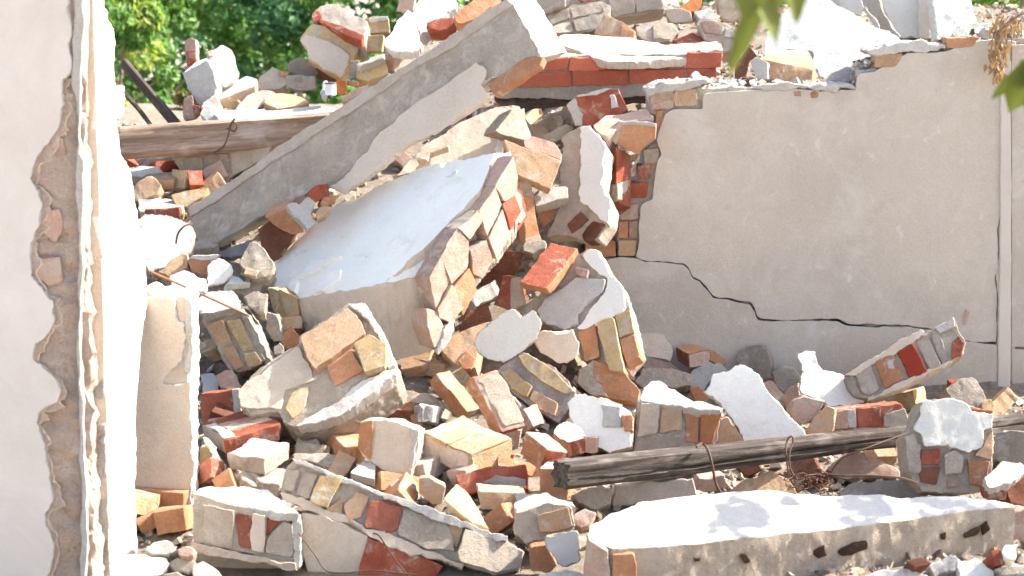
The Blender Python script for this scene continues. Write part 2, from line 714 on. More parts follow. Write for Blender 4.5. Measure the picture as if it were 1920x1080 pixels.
def mound():
    bm = bmesh.new()
    nx, ny = 150, 170
    grid = []
    for j in range(ny + 1):
        Y = 5.4 + 12.4 * (j / ny) ** 1.35
        row = []
        for i in range(nx + 1):
            x = -4.2 + 10.6 * i / nx
            p = Vector((x, Y, 0))
            z = H(x, Y)
            k = min(1, z / .06)
            z += k * (.030 * noise.noise(p * 7) + .016 * noise.noise(p * 19) + .008 * noise.noise(p * 43)) - .012
            row.append(bm.verts.new((x, Y, z)))
        grid.append(row)
    for j in range(ny):
        for i in range(nx):
            bm.faces.new((grid[j][i], grid[j][i + 1], grid[j + 1][i + 1], grid[j + 1][i]))
    o = finish(bm, 'rubble_mound', [M['s']], None, angle=60, origin=Vector((0, 8, 0)))
    tag(o, 'sloping mound of dust and crushed brick under the broken masonry', 'rubble', kind='structure')


mound()


def shards(name, mats, n, label, region, sizes, seed, flat=.7, zf=None):
    """uncountable crumbs: one mesh of small irregular chips lying on the heap"""
    r = random.Random(seed)
    verts, faces, mi = [], [], []
    cube = [(-1, -1, -1), (1, -1, -1), (1, 1, -1), (-1, 1, -1), (-1, -1, 1), (1, -1, 1), (1, 1, 1), (-1, 1, 1)]
    fq = [(0, 3, 2, 1), (4, 5, 6, 7), (0, 1, 5, 4), (1, 2, 6, 5), (2, 3, 7, 6), (3, 0, 4, 7)]
    for _ in range(n):
        x, Y, z = region(r)
        s = math.exp(r.uniform(math.log(sizes[0]), math.log(sizes[1])))
        M3 = Matrix.Rotation(r.uniform(0, 6.28), 3, 'Z') @ Matrix.Rotation(r.gauss(0, .5), 3, 'X') @ Matrix.Rotation(r.gauss(0, .5), 3, 'Y')
        dx, dy, dz = s * r.uniform(.6, 1.3), s * r.uniform(.4, .9), s * r.uniform(.25, flat)
        b0 = len(verts)
        for c in cube:
            v = Vector((c[0] * dx * r.uniform(.55, 1.1), c[1] * dy * r.uniform(.55, 1.1), c[2] * dz * r.uniform(.6, 1.1)))
            v = M3 @ v + Vector((x, Y, z + dz * .6))
            verts.append(v)
        k = r.randrange(len(mats))
        for f in fq:
            faces.append([b0 + i for i in f])
            mi.append(k)
    me = bpy.data.meshes.new(name)
    me.from_pydata([tuple(v) for v in verts], [], faces)
    for m in mats:
        me.materials.append(M[m])
    me.polygons.foreach_set('material_index', mi)
    o = bpy.data.objects.new(name, me)
    link(o)
    tag(o, label, 'rubble', kind='stuff')
    return o


def on_heap(x0, x1, y0, y1):
    def f(r):
        while True:
            Y = r.uniform(y0, y1)
            x = r.uniform(x0, x1) * Y / 8.0
            if (Y > 8.6 and Y < 9.25 and x > .5) or (Y < 6.5 and x < .85):
                continue
            return x, Y, H(x, Y) - .004
    return f


shards('brick_crumbs', ['r', 'o', 't', 'k', 'k', 'd'], 2600, 'small broken bits of red, orange and tan brick all over the heap',
       on_heap(-2.2, 2.3, 5.9, 12), (.005, .022), 5)
shards('mortar_crumbs', ['m', 'q', 'm', 'b', 'c', 's'], 9000, 'small crumbs of grey and beige mortar all over the heap',
       on_heap(-2.2, 2.3, 5.9, 12), (.004, .026), 6)
shards('plaster_flakes', ['w', 'v', 'v'], 1800, 'small white flakes of wall plaster all over the heap',
       on_heap(-2.2, 2.3, 5.9, 12), (.005, .024), 7, flat=.3)


# ================================================================== the near wall with torn plaster, its reveal and the stub
def plane_x(px, py, x):
    r = ray(px, py)
    return CAM + r * ((x - CAM.x) / r.x)


def near_wall():
    y0, y1 = 6.0, 6.11
    root = bpy.data.objects.new('plastered_wall', None)
    link(root)
    root.location = U(100, 1080, y0 + .1)
    root.location.z = 0
    tag(root, 'pale pink plastered wall with a torn vertical strip of bare masonry at its corner', 'wall')
    xr = (150 - 960) / F_PX * y0
    xl = (-260 - 960) / F_PX * y0

    def bx(name, m, x0, x1, ya, yb, z0, z1, **kw):
        q = [Vector((x0, ya, z0)), Vector((x1, ya, z0)), Vector((x1, ya, z1)), Vector((x0, ya, z1))]
        return prism(name, q, Vector((0, yb - ya, 0)), [M[k] for k in m], root, **kw)
    # masonry core, its right face is the sunlit corner
    bx('masonry_core', ('tm', 'tm'), xl, xr, y0 + .026, y1 + .2, 0, 2.15, seg=.022, amp=.014, rag=.004, bev=.003, freq=17, dent=.022)
    edge = [(138, -45), (135, 60), (131, 138), (118, 150), (119, 198), (112, 232), (95, 262), (62, 314), (57, 334), (74, 360),
            (81, 386), (75, 420), (63, 450), (57, 480), (59, 516), (79, 541), (99, 562), (104, 600), (86, 631), (66, 646),
            (65, 676), (85, 692), (106, 712), (116, 732), (107, 756), (73, 776), (70, 792), (85, 832), (95, 890), (101, 938),
            (85, 964), (88, 986), (103, 1022), (91, 1078), (88, 1120), (92, 1180)]
    q = [on_plane(x, y, Vector((0, y0, 0)), Vector((0, 1, 0))) for x, y in [(-260, -45)] + edge + [(-260, 1180)]]
    prism('plaster_coat', q, Vector((0, .04, 0)), [M['p'], M['v']], root, seg=.08, amp=.0012, rag=.009, bev=.003, freq=9)
    er = random.Random(4)
    e2 = []
    for x, y in edge:
        e2 += [(x + er.uniform(4, 17), y + er.uniform(-4, 4)), (x + er.uniform(3, 22), y + er.uniform(8, 14))]
    e2.sort(key=lambda p: p[1])
    e2 = [(min(x, 140), y) for x, y in e2]
    q = [on_plane(x, y, Vector((0, y0 + .013, 0)), Vector((0, 1, 0))) for x, y in [(-260, -45)] + e2 + [(-260, 1180)]]
    prism('plaster_undercoat', q, Vector((0, .03, 0)), [M['tm'], M['b']], root, seg=.03, amp=.003, rag=.006, bev=.002)
    # ragged remains of the corner plaster: a thin upright strip
    st = [(138, -45), (156, -45), (154, 120), (150, 190), (150, 285), (158, 300), (158, 500), (152, 560), (151, 640), (158, 760),
          (157, 800), (162, 900), (163, 1180), (153, 1180), (150, 1000), (153, 930), (147, 860), (149, 770), (143, 640), (146, 560), (147, 400),
          (140, 330), (146, 260), (141, 180), (133, 150), (136, 60)]
    q = [on_plane(x, y, Vector((0, y0 + .004, 0)), Vector((0, 1, 0))) for x, y in st]
    prism('corner_plaster', q, Vector((0, .09, 0)), [M['v'], M['v']], root, seg=.03, amp=.003, rag=.002, bev=.003)
    # bits of brick showing in the torn strip
    for pts, m in (([(78, 396), (112, 390), (118, 430), (104, 456), (78, 436)], 'k'), ([(68, 486), (112, 480), (118, 528), (90, 538), (64, 516)], 'k'),
                   ([(94, 266), (118, 256), (124, 290), (98, 296)], 'k')):
        p0 = Vector((0, y0 + .019, 0))
        q = [on_plane(x, y, p0, Vector((0, 1, 0))) for x, y in pts]
        prism('brick', q, Vector((0, .06, 0)), [M[{'o': 'k'}.get(m, m)]] * 2, root, seg=.02, amp=.010, rag=.009, bev=.004, dent=.014)
    # rebate facing the camera and the reveal facing the sun
    xs = (185 - 960) / F_PX * y1
    bx('door_rebate', ('b', 'L'), xr - .05, xs, y1, y1 + .14, 0, 2.1, seg=.08, amp=.002, rag=.0, bev=.005)
    rv = [(186, 14), (203, 20), (212, 52), (215, 112), (219, 232), (226, 282), (245, 322), (262, 430), (273, 492), (277, 562),
          (270, 602), (262, 682), (256, 760), (255, 1000), (262, 1040), (262, 1160), (183, 1300), (184, 700)]
    # near edge stops behind the rebate
    q = []
    for x, y in rv:
        p = plane_x(x, y, xs - .003)
        p.y = max(p.y, y1 + .004)
        p.z = max(p.z, 0)
        q.append(p)
    prism('reveal', q, Vector((-.16, 0, 0)), [M['L'], M['v']], root, seg=.07, amp=.0025, rag=.006, bev=.005)


near_wall()


def stub():
    Y = 6.86
    root = bpy.data.objects.new('low_wall', None)
    link(root)
    root.location = Vector((U(310, 900, Y).x, Y + .1, 0))
    tag(root, 'low stub of plastered wall with a ragged top beside the door reveal', 'wall')
    p0 = Vector((0, Y, 0))
    nn = Vector((0, 1, 0))
    out = [(225, 560), (262, 548), (276, 540), (290, 552), (310, 548), (326, 556), (340, 552), (352, 556), (358, 562), (359, 1100), (225, 1100)]
    q = [on_plane(x, y, p0, nn) for x, y in out]
    prism('masonry_core', q, Vector((0, .19, 0)), [M['b'], M['w']], root, seg=.05, amp=.004, rag=.005, bev=.006)
    pl = [(225, 566), (262, 556), (330, 562), (333, 604), (346, 604), (347, 645), (338, 678), (318, 700), (305, 720), (322, 722), (358, 716), (358, 1100), (225, 1100)]
    q = [on_plane(x, y, p0 - nn * .012, nn) for x, y in pl]
    prism('plaster_coat', q, Vector((0, .03, 0)), [M['b'], M['v']], root, seg=.05, amp=.002, rag=.004, bev=.004)
    pl = [(348, 560), (357, 562), (358, 700), (346, 704), (350, 660), (346, 604)]
    q = [on_plane(x, y, p0 - nn * .010, nn) for x, y in pl]
    prism('plaster_remnant', q, Vector((0, .03, 0)), [M['v'], M['v']], root, seg=.03, amp=.003, rag=.004, bev=.003)


stub()


# ================================================================== the cracked wall
def cracked_wall():
    Y = 8.8
    root = bpy.data.objects.new('cracked_wall', None)
    link(root)
    root.location = Vector((1.2, Y + .15, 0))
    tag(root, 'standing beige plastered wall split by a long stepped crack', 'wall')
    p0, nn = Vector((0, Y, 0)), Vector((0, 1, 0))

    def pl(pts, dy=0.0):
        return [on_plane(x, y, p0 + nn * dy, nn) for x, y in pts]
    crack = [(1170, 481, 1), (1193, 483, 1.3), (1210, 490, 1.6), (1235, 491, 1.3), (1260, 493, 1.6), (1282, 496, 2.2), (1291, 504, 2.6), (1300, 522, 3.0), (1312, 527, 2.2), (1325, 541, 2.8), (1338, 557, 2.4),
             (1358, 559, 1.8), (1375, 563, 3.2), (1406, 568, 3.0), (1415, 581, 3.2), (1421, 598, 2.4), (1450, 601, 2.5), (1545, 600, 2.5), (1572, 601, 3.5), (1590, 610, 3),
             (1612, 611, 2.5), (1700, 611, 2.2), (1742, 617, 2), (1800, 638, 1.8), (1840, 643, 1.6), (1869, 645, 1.4)]
    up = [(x, y - max(1.2, w * .72)) for x, y, w in crack]
    dn = [(x, y + max(1.2, w * .72)) for x, y, w in crack]
    ctop = [(1214, 176), (1222, 214), (1240, 230), (1236, 268), (1208, 282), (1206, 312), (1196, 320), (1196, 342), (1178, 346),
            (1176, 374), (1161, 386), (1158, 448), (1157, 481)] + up[1:] + [(2100, 643), (2100, 76), (1880, 72), (1840, 72), (1774, 92),
            (1700, 98), (1640, 128), (1612, 132), (1604, 166), (1420, 164), (1300, 160)]
    cbot = [(1098, 486)] + dn[1:] + [(2100, 647), (2100, 900), (1098, 900)]
    prism('masonry_core', pl(ctop, .022), Vector((0, .3, 0)), [M['m'], M['v']], root, seg=.05, amp=.006, rag=.003, bev=.003)
    prism('masonry_core', pl(cbot, .022), Vector((0, .3, 0)), [M['m'], M['v']], root, seg=.06, amp=.004, rag=.003, bev=.003)
    vc = [(1868, 640), (1871, 560), (1866, 520), (1873, 470), (1871, 430), (1878, 380), (1882, 330), (1884, 280), (1888, 215), (1886, 140), (1886, 74)]
    left_edge = [(1193, 481), (1199, 450), (1201, 384), (1223, 374), (1227, 340), (1232, 300), (1240, 290), (1231, 262), (1246, 214), (1262, 205),
                 (1316, 205), (1320, 176), (1420, 168), (1604, 170), (1610, 138), (1640, 134), (1700, 100), (1774, 96), (1840, 76)]
    upper = left_edge + [(x - .8, y) for x, y in reversed(vc)] + list(reversed(up[1:-1]))
    prism('upper_plaster', pl(upper), Vector((0, .035, 0)), [M['W'], M['v']], root, seg=.10, amp=.0012, rag=.0022, bev=.0015, freq=6)
    lower = dn[0:1] + [(x, y) for x, y in dn[1:]] + [(1869, 900), (1098, 900), (1100, 700), (1128, 520), (1140, 488)]
    prism('lower_plaster', pl(lower, -.003), Vector((0, .035, 0)), [M['W'], M['v']], root, seg=.10, amp=.0012, rag=.0022, bev=.0015, freq=6)
    # beyond the vertical crack: trim board in the corner and the return wall
    right = [(x + 1.2, y) for x, y in vc] + [(1905, 78), (1905, 900), (1872, 900)]
    prism('plaster_strip', pl(right), Vector((0, .035, 0)), [M['W'], M['W']], root, seg=.12, amp=.001, rag=.001, bev=.002)
    prism('corner_trim', pl([(1876, 112), (1896, 84), (1896, 900), (1868, 900), (1872, 640), (1876, 300)], -.012), Vector((0, .04, 0)), [M['pvc'], M['pvc']], root, seg=.15, amp=.001, rag=.001, bev=.004)
    prism('return_wall', pl([(1897, 84), (2100, 80), (2100, 651), (1897, 651)], -.006), Vector((0, .05, 0)), [M['W'], M['W']], root, seg=.15, amp=.001, rag=.0, bev=.002)
    prism('return_wall', pl([(1897, 654), (2100, 658), (2100, 900), (1897, 900)], -.006), Vector((0, .05, 0)), [M['W'], M['W']], root, seg=.15, amp=.001, rag=.0, bev=.002)
    # scab of bare brick near the right end of the crack
    prism('plaster_chip', pl([(1806, 600), (1812, 580), (1818, 586), (1813, 604), (1808, 612)], -.004), Vector((0, .02, 0)), [M['k'], M['k']], root, seg=.04, amp=.001, rag=.002, bev=.001)
    # bricks of the torn edge
    for pts, m in (([(1216, 172), (1262, 168), (1263, 202), (1222, 206)], 'k'), ([(1265, 168), (1306, 166), (1308, 198), (1265, 200)], 't'),
                   ([(1232, 208), (1244, 206), (1240, 246), (1228, 236)], 'o'),
                   ([(1206, 282), (1236, 276), (1232, 306), (1208, 308)], 'm'), ([(1196, 311), (1222, 308), (1218, 335), (1196, 337)], 'r'),
                   ([(1178, 344), (1216, 342), (1212, 371), (1176, 372)], 'r'), ([(1163, 384), (1198, 382), (1196, 412), (1162, 412)], 'k'),
                   ([(1160, 416), (1178, 415), (1178, 446), (1158, 446)], 'o'), ([(1180, 415), (1197, 414), (1196, 446), (1180, 446)], 'k'),
                   ([(1159, 452), (1194, 450), (1191, 480), (1160, 481)], 't'), ([(1097, 454), (1154, 452), (1155, 481), (1098, 483)], 'o'),
                   ([(1641, 102), (1694, 101), (1678, 126), (1641, 127)], 't'), ([(1775, 71), (1838, 70), (1822, 88), (1775, 91)], 'o'),
                   ([(1489, 172), (1502, 172), (1502, 180), (1490, 180)], 'o'), ([(1520, 172), (1535, 172), (1534, 183), (1521, 184)], 'o')):
        q = pl(pts, -.004 if pts[0][0] > 1400 else .006)
        prism('brick', q, Vector((0, .14, 0)), [M[m], M[m]], root, seg=.03, amp=.004, rag=.004, bev=.006)
    for pts in ([(1208, 168), (1240, 156), (1290, 152), (1330, 148), (1330, 158), (1290, 166), (1214, 180)], [(1420, 160), (1540, 156), (1604, 158), (1604, 168), (1420, 168)],
                [(1626, 96), (1662, 84), (1700, 78), (1774, 84), (1774, 92), (1700, 97), (1640, 104)]):
        prism('mortar_bed', pl(pts, -.008), Vector((0, .26, .0)), [M['v'], M['v']], root, seg=.04, amp=.006, rag=.006, bev=.005)


cracked_wall()


def wall_top(r):
    while True:
        x = r.uniform(.66, 2.2)
        Y = r.uniform(8.82, 9.05)
        px = 960 + x * F_PX / 8.8
        t = lerp_tab([(1200, 162), (1600, 162), (1612, 128), (1650, 116), (1700, 94), (1775, 88), (1840, 68), (1900, 68)], px)
        return x, Y, U(px, t, 8.8).z


shards('wall_top_crumbs', ['q', 'v', 'm', 'w', 'd'], 500, 'loose grey and white crumbs lying along the broken top of the cracked wall', wall_top, (.008, .026), 9)


# ================================================================== timbers and posts
def timber(name, label, cat, p1, p2, h, w, mat, seed=1, group=None, nseg=46, amp=.012, taper=1.0, groove=0.0):
    """squared log between two points; local x runs along the grain"""
    ax = (p2 - p1)
    L = ax.length
    ax.normalize()
    up = Vector((0, 0, 1))
    sd = ax.cross(up).normalized()
    up = sd.cross(ax).normalized()
    sec = [(-.5, -.30), (-.32, -.5), (.32, -.5), (.5, -.30), (.5, .45), (.43, .5), (-.43, .5), (-.5, .45)]
    ss = []
    for i in range(len(sec)):
        a, b = sec[i], sec[(i + 1) % len(sec)]
        k = 12 if abs(a[0] - b[0]) + abs(a[1] - b[1]) > .5 else 2
        for j in range(k):
            ss.append((a[0] + (b[0] - a[0]) * j / k, a[1] + (b[1] - a[1]) * j / k))
    bm = bmesh.new()
    rings = []
    off = Vector((seed * 7.7, 1, 2))
    for i in range(nseg + 1):
        t = i / nseg
        k = 1 + (taper - 1) * t
        ring = []
        for (u, v) in ss:
            p = Vector((t * L, u * w * k, v * h * k))
            q = Vector((p.x * 1.6, p.y * 26, p.z * 26))
            d = amp * noise.noise(q + off) + .4 * amp * noise.noise(q * 3.1 + off)
            rad = Vector((0, p.y, p.z)).normalized()
            p += rad * d
            gl = -.16 + .34 * t + .06 * math.sin(9 * t + seed)
            if abs(u) > .46 and abs(v - gl) < .05 and groove and t > .02:
                p -= rad * groove
            if abs(u) > .46 and abs(v + .38 - .1 * math.sin(5 * t)) < .04 and groove and .1 < t < .6:
                p -= rad * groove * .7
            p.z += .35 * amp * noise.noise(Vector((p.x * 1.3, 0, 3)) + off)
            if i in (0, nseg):
                p.x += .02 * noise.noise(Vector((seed, u * 4, v * 4)) * 2)
            ring.append(bm.verts.new(p))
        rings.append(ring)
    m = len(ss)
    for a, b in zip(rings, rings[1:]):
        for i in range(m):
            bm.faces.new((a[i], a[(i + 1) % m], b[(i + 1) % m], b[i]))
    bm.faces.new(list(reversed(rings[0])))
    bm.faces.new(rings[-1])
    bmesh.ops.recalc_face_normals(bm, faces=bm.faces)
    me = bpy.data.meshes.new(name)
    bm.to_mesh(me)
    bm.free()
    me.materials.append(M[mat])
    me.polygons.foreach_set('use_smooth', [True] * len(me.polygons))
    me.set_sharp_from_angle(angle=RAD(40))
    o = bpy.data.objects.new(name, me)
    link(o)
    o.matrix_world = Matrix(((ax.x, sd.x, up.x, p1.x), (ax.y, sd.y, up.y, p1.y), (ax.z, sd.z, up.z, p1.z), (0, 0, 0, 1)))
    tag(o, label, cat, group)
    return o


def tube(name, pts, rad, mat, label=None, cat=None, parent=None, sides=6, group=None):
    bm = bmesh.new()
    rings = []
    n = len(pts)
    for i, p in enumerate(pts):
        d = (pts[min(i + 1, n - 1)] - pts[max(i - 1, 0)]).normalized()
        a = d.orthogonal().normalized() if i == 0 else (a - d * a.dot(d)).normalized()
        b = d.cross(a)
        rr = rad[i] if isinstance(rad, (list, tuple)) else rad
        rings.append([bm.verts.new(p + (a * math.cos(6.2832 * k / sides) + b * math.sin(6.2832 * k / sides)) * rr) for k in range(sides)])
    for r0, r1 in zip(rings, rings[1:]):
        for k in range(sides):
            bm.faces.new((r0[k], r0[(k + 1) % sides], r1[(k + 1) % sides], r1[k]))
    bm.faces.new(list(reversed(rings[0])))
    bm.faces.new(rings[-1])
    bmesh.ops.recalc_face_normals(bm, faces=bm.faces)
    o = finish(bm, name, [M[mat]], parent, angle=50)
    if label:
        tag(o, label, cat, group)
    return o


def path(pts, n=5):
    """smooth a polyline of points (Catmull-Rom)"""
    out = []
    for i in range(len(pts) - 1):
        p0, p1, p2, p3 = pts[max(i - 1, 0)], pts[i], pts[i + 1], pts[min(i + 2, len(pts) - 1)]
        for k in range(n):
            t = k / n
            out.append(.5 * ((2 * p1) + (p2 - p0) * t + (2 * p0 - 5 * p1 + 4 * p2 - p3) * t * t + (3 * p1 - p0 - 3 * p2 + p3) * t ** 3))
    out.append(pts[-1])
    return out


timber('timber_beam', 'long dark weathered timber lying across the front of the heap', 'timber', U(1052, 891, 6.72), U(1960, 788, 7.75),   .088, .10, 'wg', 3, amp=.008, taper=.68, groove=.007, nseg=90)
timber('timber_beam', 'brown hewn timber lying level behind the tilted concrete beam', 'timber', U(226, 268, 9.05), U(640, 238, 9.25), .132, .13, 'wb', 8, amp=.016)
timber('wooden_pole', 'dark wooden pole leaning in front of the green bushes', 'pole', U(231, 118, 9.75), U(332, 236, 9.6), .042, .03, 'wg', 5, amp=.006, nseg=20)
tube('bent_stick', path([U(222, 165, 9.5), U(242, 185, 9.5), U(262, 207, 9.5), U(286, 240, 9.5)]), [.012] * 15 + [.008], 'wg', 'thin bent stick below the leaning dark pole', 'stick')

# ================================================================== trees and shrubs behind the heap
def leaf_cloud(r, centers, per, size, spread):
    verts, faces = [], []
    for c, rad in centers:
        for _ in range(per):
            while True:
                d = Vector((r.uniform(-1, 1), r.uniform(-1, 1), r.uniform(-1, 1)))
                if .05 < d.length < 1:
                    break
            d = d.normalized() * (d.length ** .45)
            p = c + Vector((d.x * rad, d.y * rad, d.z * rad * .8))
            out = (d * .7 + SUN * .5 + Vector((r.gauss(0, .6), r.gauss(0, .6), r.gauss(.1, .6)))).normalized()
            t = out.orthogonal().normalized()
            t = (Matrix.Rotation(r.uniform(0, 6.28), 3, out) @ t).normalized()
            b = out.cross(t)
            s = size * r.uniform(.6, 1.35)
            i = len(verts)
            verts += [p - t * s, p + b * s * .42 + out * s * .12, p + t * s, p - b * s * .42 + out * s * .12]
            faces.append((i, i + 1, i + 2, i + 3))
    return verts, faces


def tree(name, label, cat, x, Y, h, rad, mats, seed, n=46, per=240, size=.06, group=None, base=.18, trunk='wb'):
    r = random.Random(seed)
    root = bpy.data.objects.new(name, None)
    link(root)
    root.location = (x, Y, 0)
    tag(root, label, cat, group)
    o = Vector((x, Y, 0))
    pts = path([o + Vector((0, 0, -.05)), o + Vector((r.gauss(0, .05), r.gauss(0, .05), h * .35)), o + Vector((r.gauss(0, .12), r.gauss(0, .12), h * .85))], 4)
    k = len(pts)
    tr = tube('trunk', pts, [(.05 * h / 3) * (1 - .75 * i / k) for i in range(k)], trunk, parent=root, sides=8)
    bm = bmesh.new()
    cen = []
    for i in range(n):
        a = r.uniform(0, 6.283)
        z = h * (base + (1 - base) * r.random() ** .85)
        q = (z / h - base) / (1 - base)
        rr = rad * (math.sin(math.pi * min(1, .18 + .80 * q)) ** .7) * r.uniform(.35, 1.05)
        c = o + Vector((math.cos(a) * rr, math.sin(a) * rr, z))
        cen.append((c, rad * r.uniform(.16, .34)))
        if i < 12:
            s = o + Vector((0, 0, max(.2, z - rr * .7)))
            tube('limb', [s, s.lerp(c, .5) + Vector((0, 0, .05)), c], [.018 * h / 3, .012 * h / 3, .005], trunk, parent=root, sides=5)
    vs_, fs = leaf_cloud(r, cen, per, size, 1)
    me = bpy.data.meshes.new('crown')
    me.from_pydata([tuple(v - o) for v in vs_], [], fs)
    for m in mats:
        me.materials.append(M[m])
    mi, j = [], 0
    for c in cen:
        k = r.randrange(len(mats))
        mi += [k] * per
    me.polygons.foreach_set('material_index', mi)
    cr = bpy.data.objects.new('crown', me)
    link(cr, root)
    return root


tree('green_tree', 'dense dark green tree behind the leaning wooden pole', 'tree', -3.25, 19.2, 2.15, .80, ['lf', 'lf2', 'lf'], 21, n=46, per=120, base=.06)
tree('green_tree', 'bright green feathery tree between the white plaster block and the topmost brick chunk', 'tree', -2.05, 19.6, 2.2, .78, ['lf', 'lf', 'lf2'], 22, n=46, per=120, base=.06)
tree('green_tree', 'green tree showing above the heap right of the topmost brick chunk', 'tree', -.95, 21.0, 2.3, .72, ['lf', 'lf', 'lf', 'lfy'], 23, n=40, per=120, base=.06)
tree('green_tree', 'dark shaded tree behind the bright feathery one', 'tree', -2.65, 22.5, 2.9, 1.0, ['lf2', 'lf2', 'lf'], 24, n=50, per=130, base=.08)
tree('green_tree', 'dark olive tree at the very edge of the plastered wall', 'tree', -4.2, 20.6, 2.6, .9, ['lf2', 'lf', 'lfd'], 25, n=50, per=130, base=.06)
tree('green_tree', 'green tree half hidden by the white slabs on the heap', 'tree', .7, 23.5, 2.8, 1.2, ['lf', 'lf2'], 26, n=46, per=130, base=.1)
tree('green_tree', 'yellow green tree above the corner of the cracked wall', 'tree', 4.75, 19.5, 2.3, .9, ['lf', 'lfy', 'lfy'], 27, n=46, per=120, base=.1)
tree('green_tree', 'dark green tree behind the yellow green one at the cracked wall corner', 'tree', 4.2, 24.0, 3.2, 1.5, ['lf2', 'lf'], 28, n=46, per=130, base=.1)
tree('bush', 'yellow green bush below the leaning dark pole', 'bush', -2.75, 14.2, 1.02, .34, ['lfy'], 31, n=30, per=110, size=.034, base=.1)
tree('bush', 'brown withered bush beside the red brick pillar', 'bush', -2.12, 13.6, 1.12, .20, ['lfd', 'lfd', 'lfo'], 32, n=22, per=150, size=.026, base=.1)
tree('bush', 'leafy green bush with yellowish tips at the foot of the trees', 'bush', -3.1, 16.5, 1.75, .55, ['lf', 'lf', 'lfy'], 33, n=38, per=110, size=.042, base=.05)


def hedge(name, label, x0, x1, Y, h, seed, mats):
    r = random.Random(seed)
    cen = []
    n = int((x1 - x0) * 26)
    for _ in range(n):
        cen.append((Vector((r.uniform(x0, x1), Y + r.uniform(-.8, .8), r.uniform(.1, h))), r.uniform(.3, .6)))
    vs_, fs = leaf_cloud(r, cen, 130, .085, 1)
    me = bpy.data.meshes.new(name)
    me.from_pydata([tuple(v) for v in vs_], [], fs)
    for m in mats:
        me.materials.append(M[m])
    me.polygons.foreach_set('material_index', [r.randrange(len(mats)) if i % 130 == 0 else 0 for i in range(len(fs))])
    o = bpy.data.objects.new(name, me)
    link(o)
    tag(o, label, 'foliage', kind='stuff')


hedge('wood_edge', 'dark mass of foliage at the edge of a wood behind the separate trees', -8, 8, 27, 5.0, 40, ['lf2', 'lf'])


# ================================================================== leaves hanging close to the camera and over the front slab
def leaf_mesh(L, W, curl, seed):
    r = random.Random(seed)
    n = 8
    verts, faces = [], []
    for i in range(n + 1):
        t = i / n
        w = W * (math.sin(math.pi * t ** .8) ** .8) * (1 + .12 * r.uniform(-1, 1)) if 0 < i < n else .0012
        x = t * L
        z = -curl * L * t * t
        verts += [(x, -w, z + w * .35), (x, -w * .5, z + w * .12), (x, 0, z), (x, w * .5, z + w * .12), (x, w, z + w * .35)]
    for i in range(n):
        for k in range(4):
            a = i * 5 + k
            faces.append((a, a + 1, a + 6, a + 5))
    return verts, faces


def leaf(parent, p, d, up, L, W, curl, mat, seed, name='leaf'):
    d = d.normalized()
    s = up.cross(d).normalized()
    u = d.cross(s).normalized()
    R = Matrix((d, s, u)).transposed()
    vs_, fs = leaf_mesh(L, W, curl, seed)
    me = bpy.data.meshes.new(name)
    me.from_pydata([tuple(R @ Vector(v)) for v in vs_], [], fs)
    me.materials.append(M[mat])
    me.polygons.foreach_set('use_smooth', [True] * len(me.polygons))
    o = bpy.data.objects.new(name, me)
    link(o, parent)
    o.location = p - parent.location
    return o


def spray(name, label, stem, rad, leaves, group=None):
    root = bpy.data.objects.new(name, None)
    link(root)
    root.location = stem[0]
    tag(root, label, 'branch', group)
    tube('stem', path(stem, 4), rad, 'wb', parent=root, sides=6)
    for i, (a, b, W, curl, m) in enumerate(leaves):
        d = b - a
        up = Vector((.2, -.6, .8))
        if len(leaves) and abs(d.normalized().dot(up.normalized())) > .95:
            up = Vector((1, 0, .3))
        leaf(root, a, d, up, d.length, W, curl, m, 50 + i)
    return root


def lv(x0, y0, x1, y1, Y, W, m='lfo', curl=.12, dY=0.0):
    return (U(x0, y0, Y), U(x1, y1, Y + dY), W, curl, m)


spray('leafy_twig', 'yellowing green leaves of a twig hanging in front of the white slab', [U(1400, -160, 3.1), U(1412, -60, 3.1), U(1422, 10, 3.1)], .004, [
    lv(1412, -30, 1466, 78, 3.08, .024), lv(1422, -15, 1366, 144, 3.12, .015), lv(1476, -70, 1502, 44, 3.10, .022), lv(1410, -60, 1400, 40, 3.06, .026),
    lv(1440, 0, 1360, 142, 3.14, .010), lv(1470, -50, 1440, 30, 3.16, .018)])
spray('leafy_twig', 'single fresh green leaves reaching in at the cracked wall corner', [U(1990, 40, 4.0), U(1950, 100, 4.0), U(1925, 125, 4.0)], .004, [
    lv(1935, 112, 1893, 212, 4.0, .030, 'lfo', .1), lv(1925, 132, 1858, 182, 4.02, .016, 'lfo', .1), lv(1950, 110, 1918, 160, 4.0, .028, 'lfo', .1), lv(1955, 120, 1935, 240, 3.98, .03, 'lfo', .1)])


def overhang(plane):
    """the rest of that tree reaches out over the front slab; only its shade is seen"""
    r = random.Random(5)
    root = bpy.data.objects.new('overhanging_branch', None)
    link(root)
    tip = [(1402, 962), (1612, 950), (1752, 946), (1835, 942), (1460, 930), (1690, 938)]
    base = on_plane(1890, 948, *plane) + SUN * 2.9
    root.location = base
    tag(root, 'leafy branch hanging above the front slab beyond the picture and shading it', 'branch')
    hub = base + Vector((.5, .2, .2))
    for i, (x, y) in enumerate(tip):
        q = on_plane(x, y, *plane) + SUN * 2.3
        tube('twig', path([hub, hub.lerp(q, .55) + Vector((0, 0, .10)), q], 4), .006 if i < 2 else .004, 'wb', parent=root, sides=5)
        for k in range((26, 34, 22, 14, 0, 0)[i]):
            d = Vector((-r.uniform(.4, 1), r.uniform(-.5, .5), -r.uniform(.1, .5)))
            leaf(root, q - d.normalized() * .05 + Vector((r.gauss(0, .045), r.gauss(0, .12), r.gauss(0, .02))), d, Vector((0, 0, 1)), r.uniform(.12, .17), r.uniform(.035, .05), .1, 'lf', 80 + i * 5 + k)



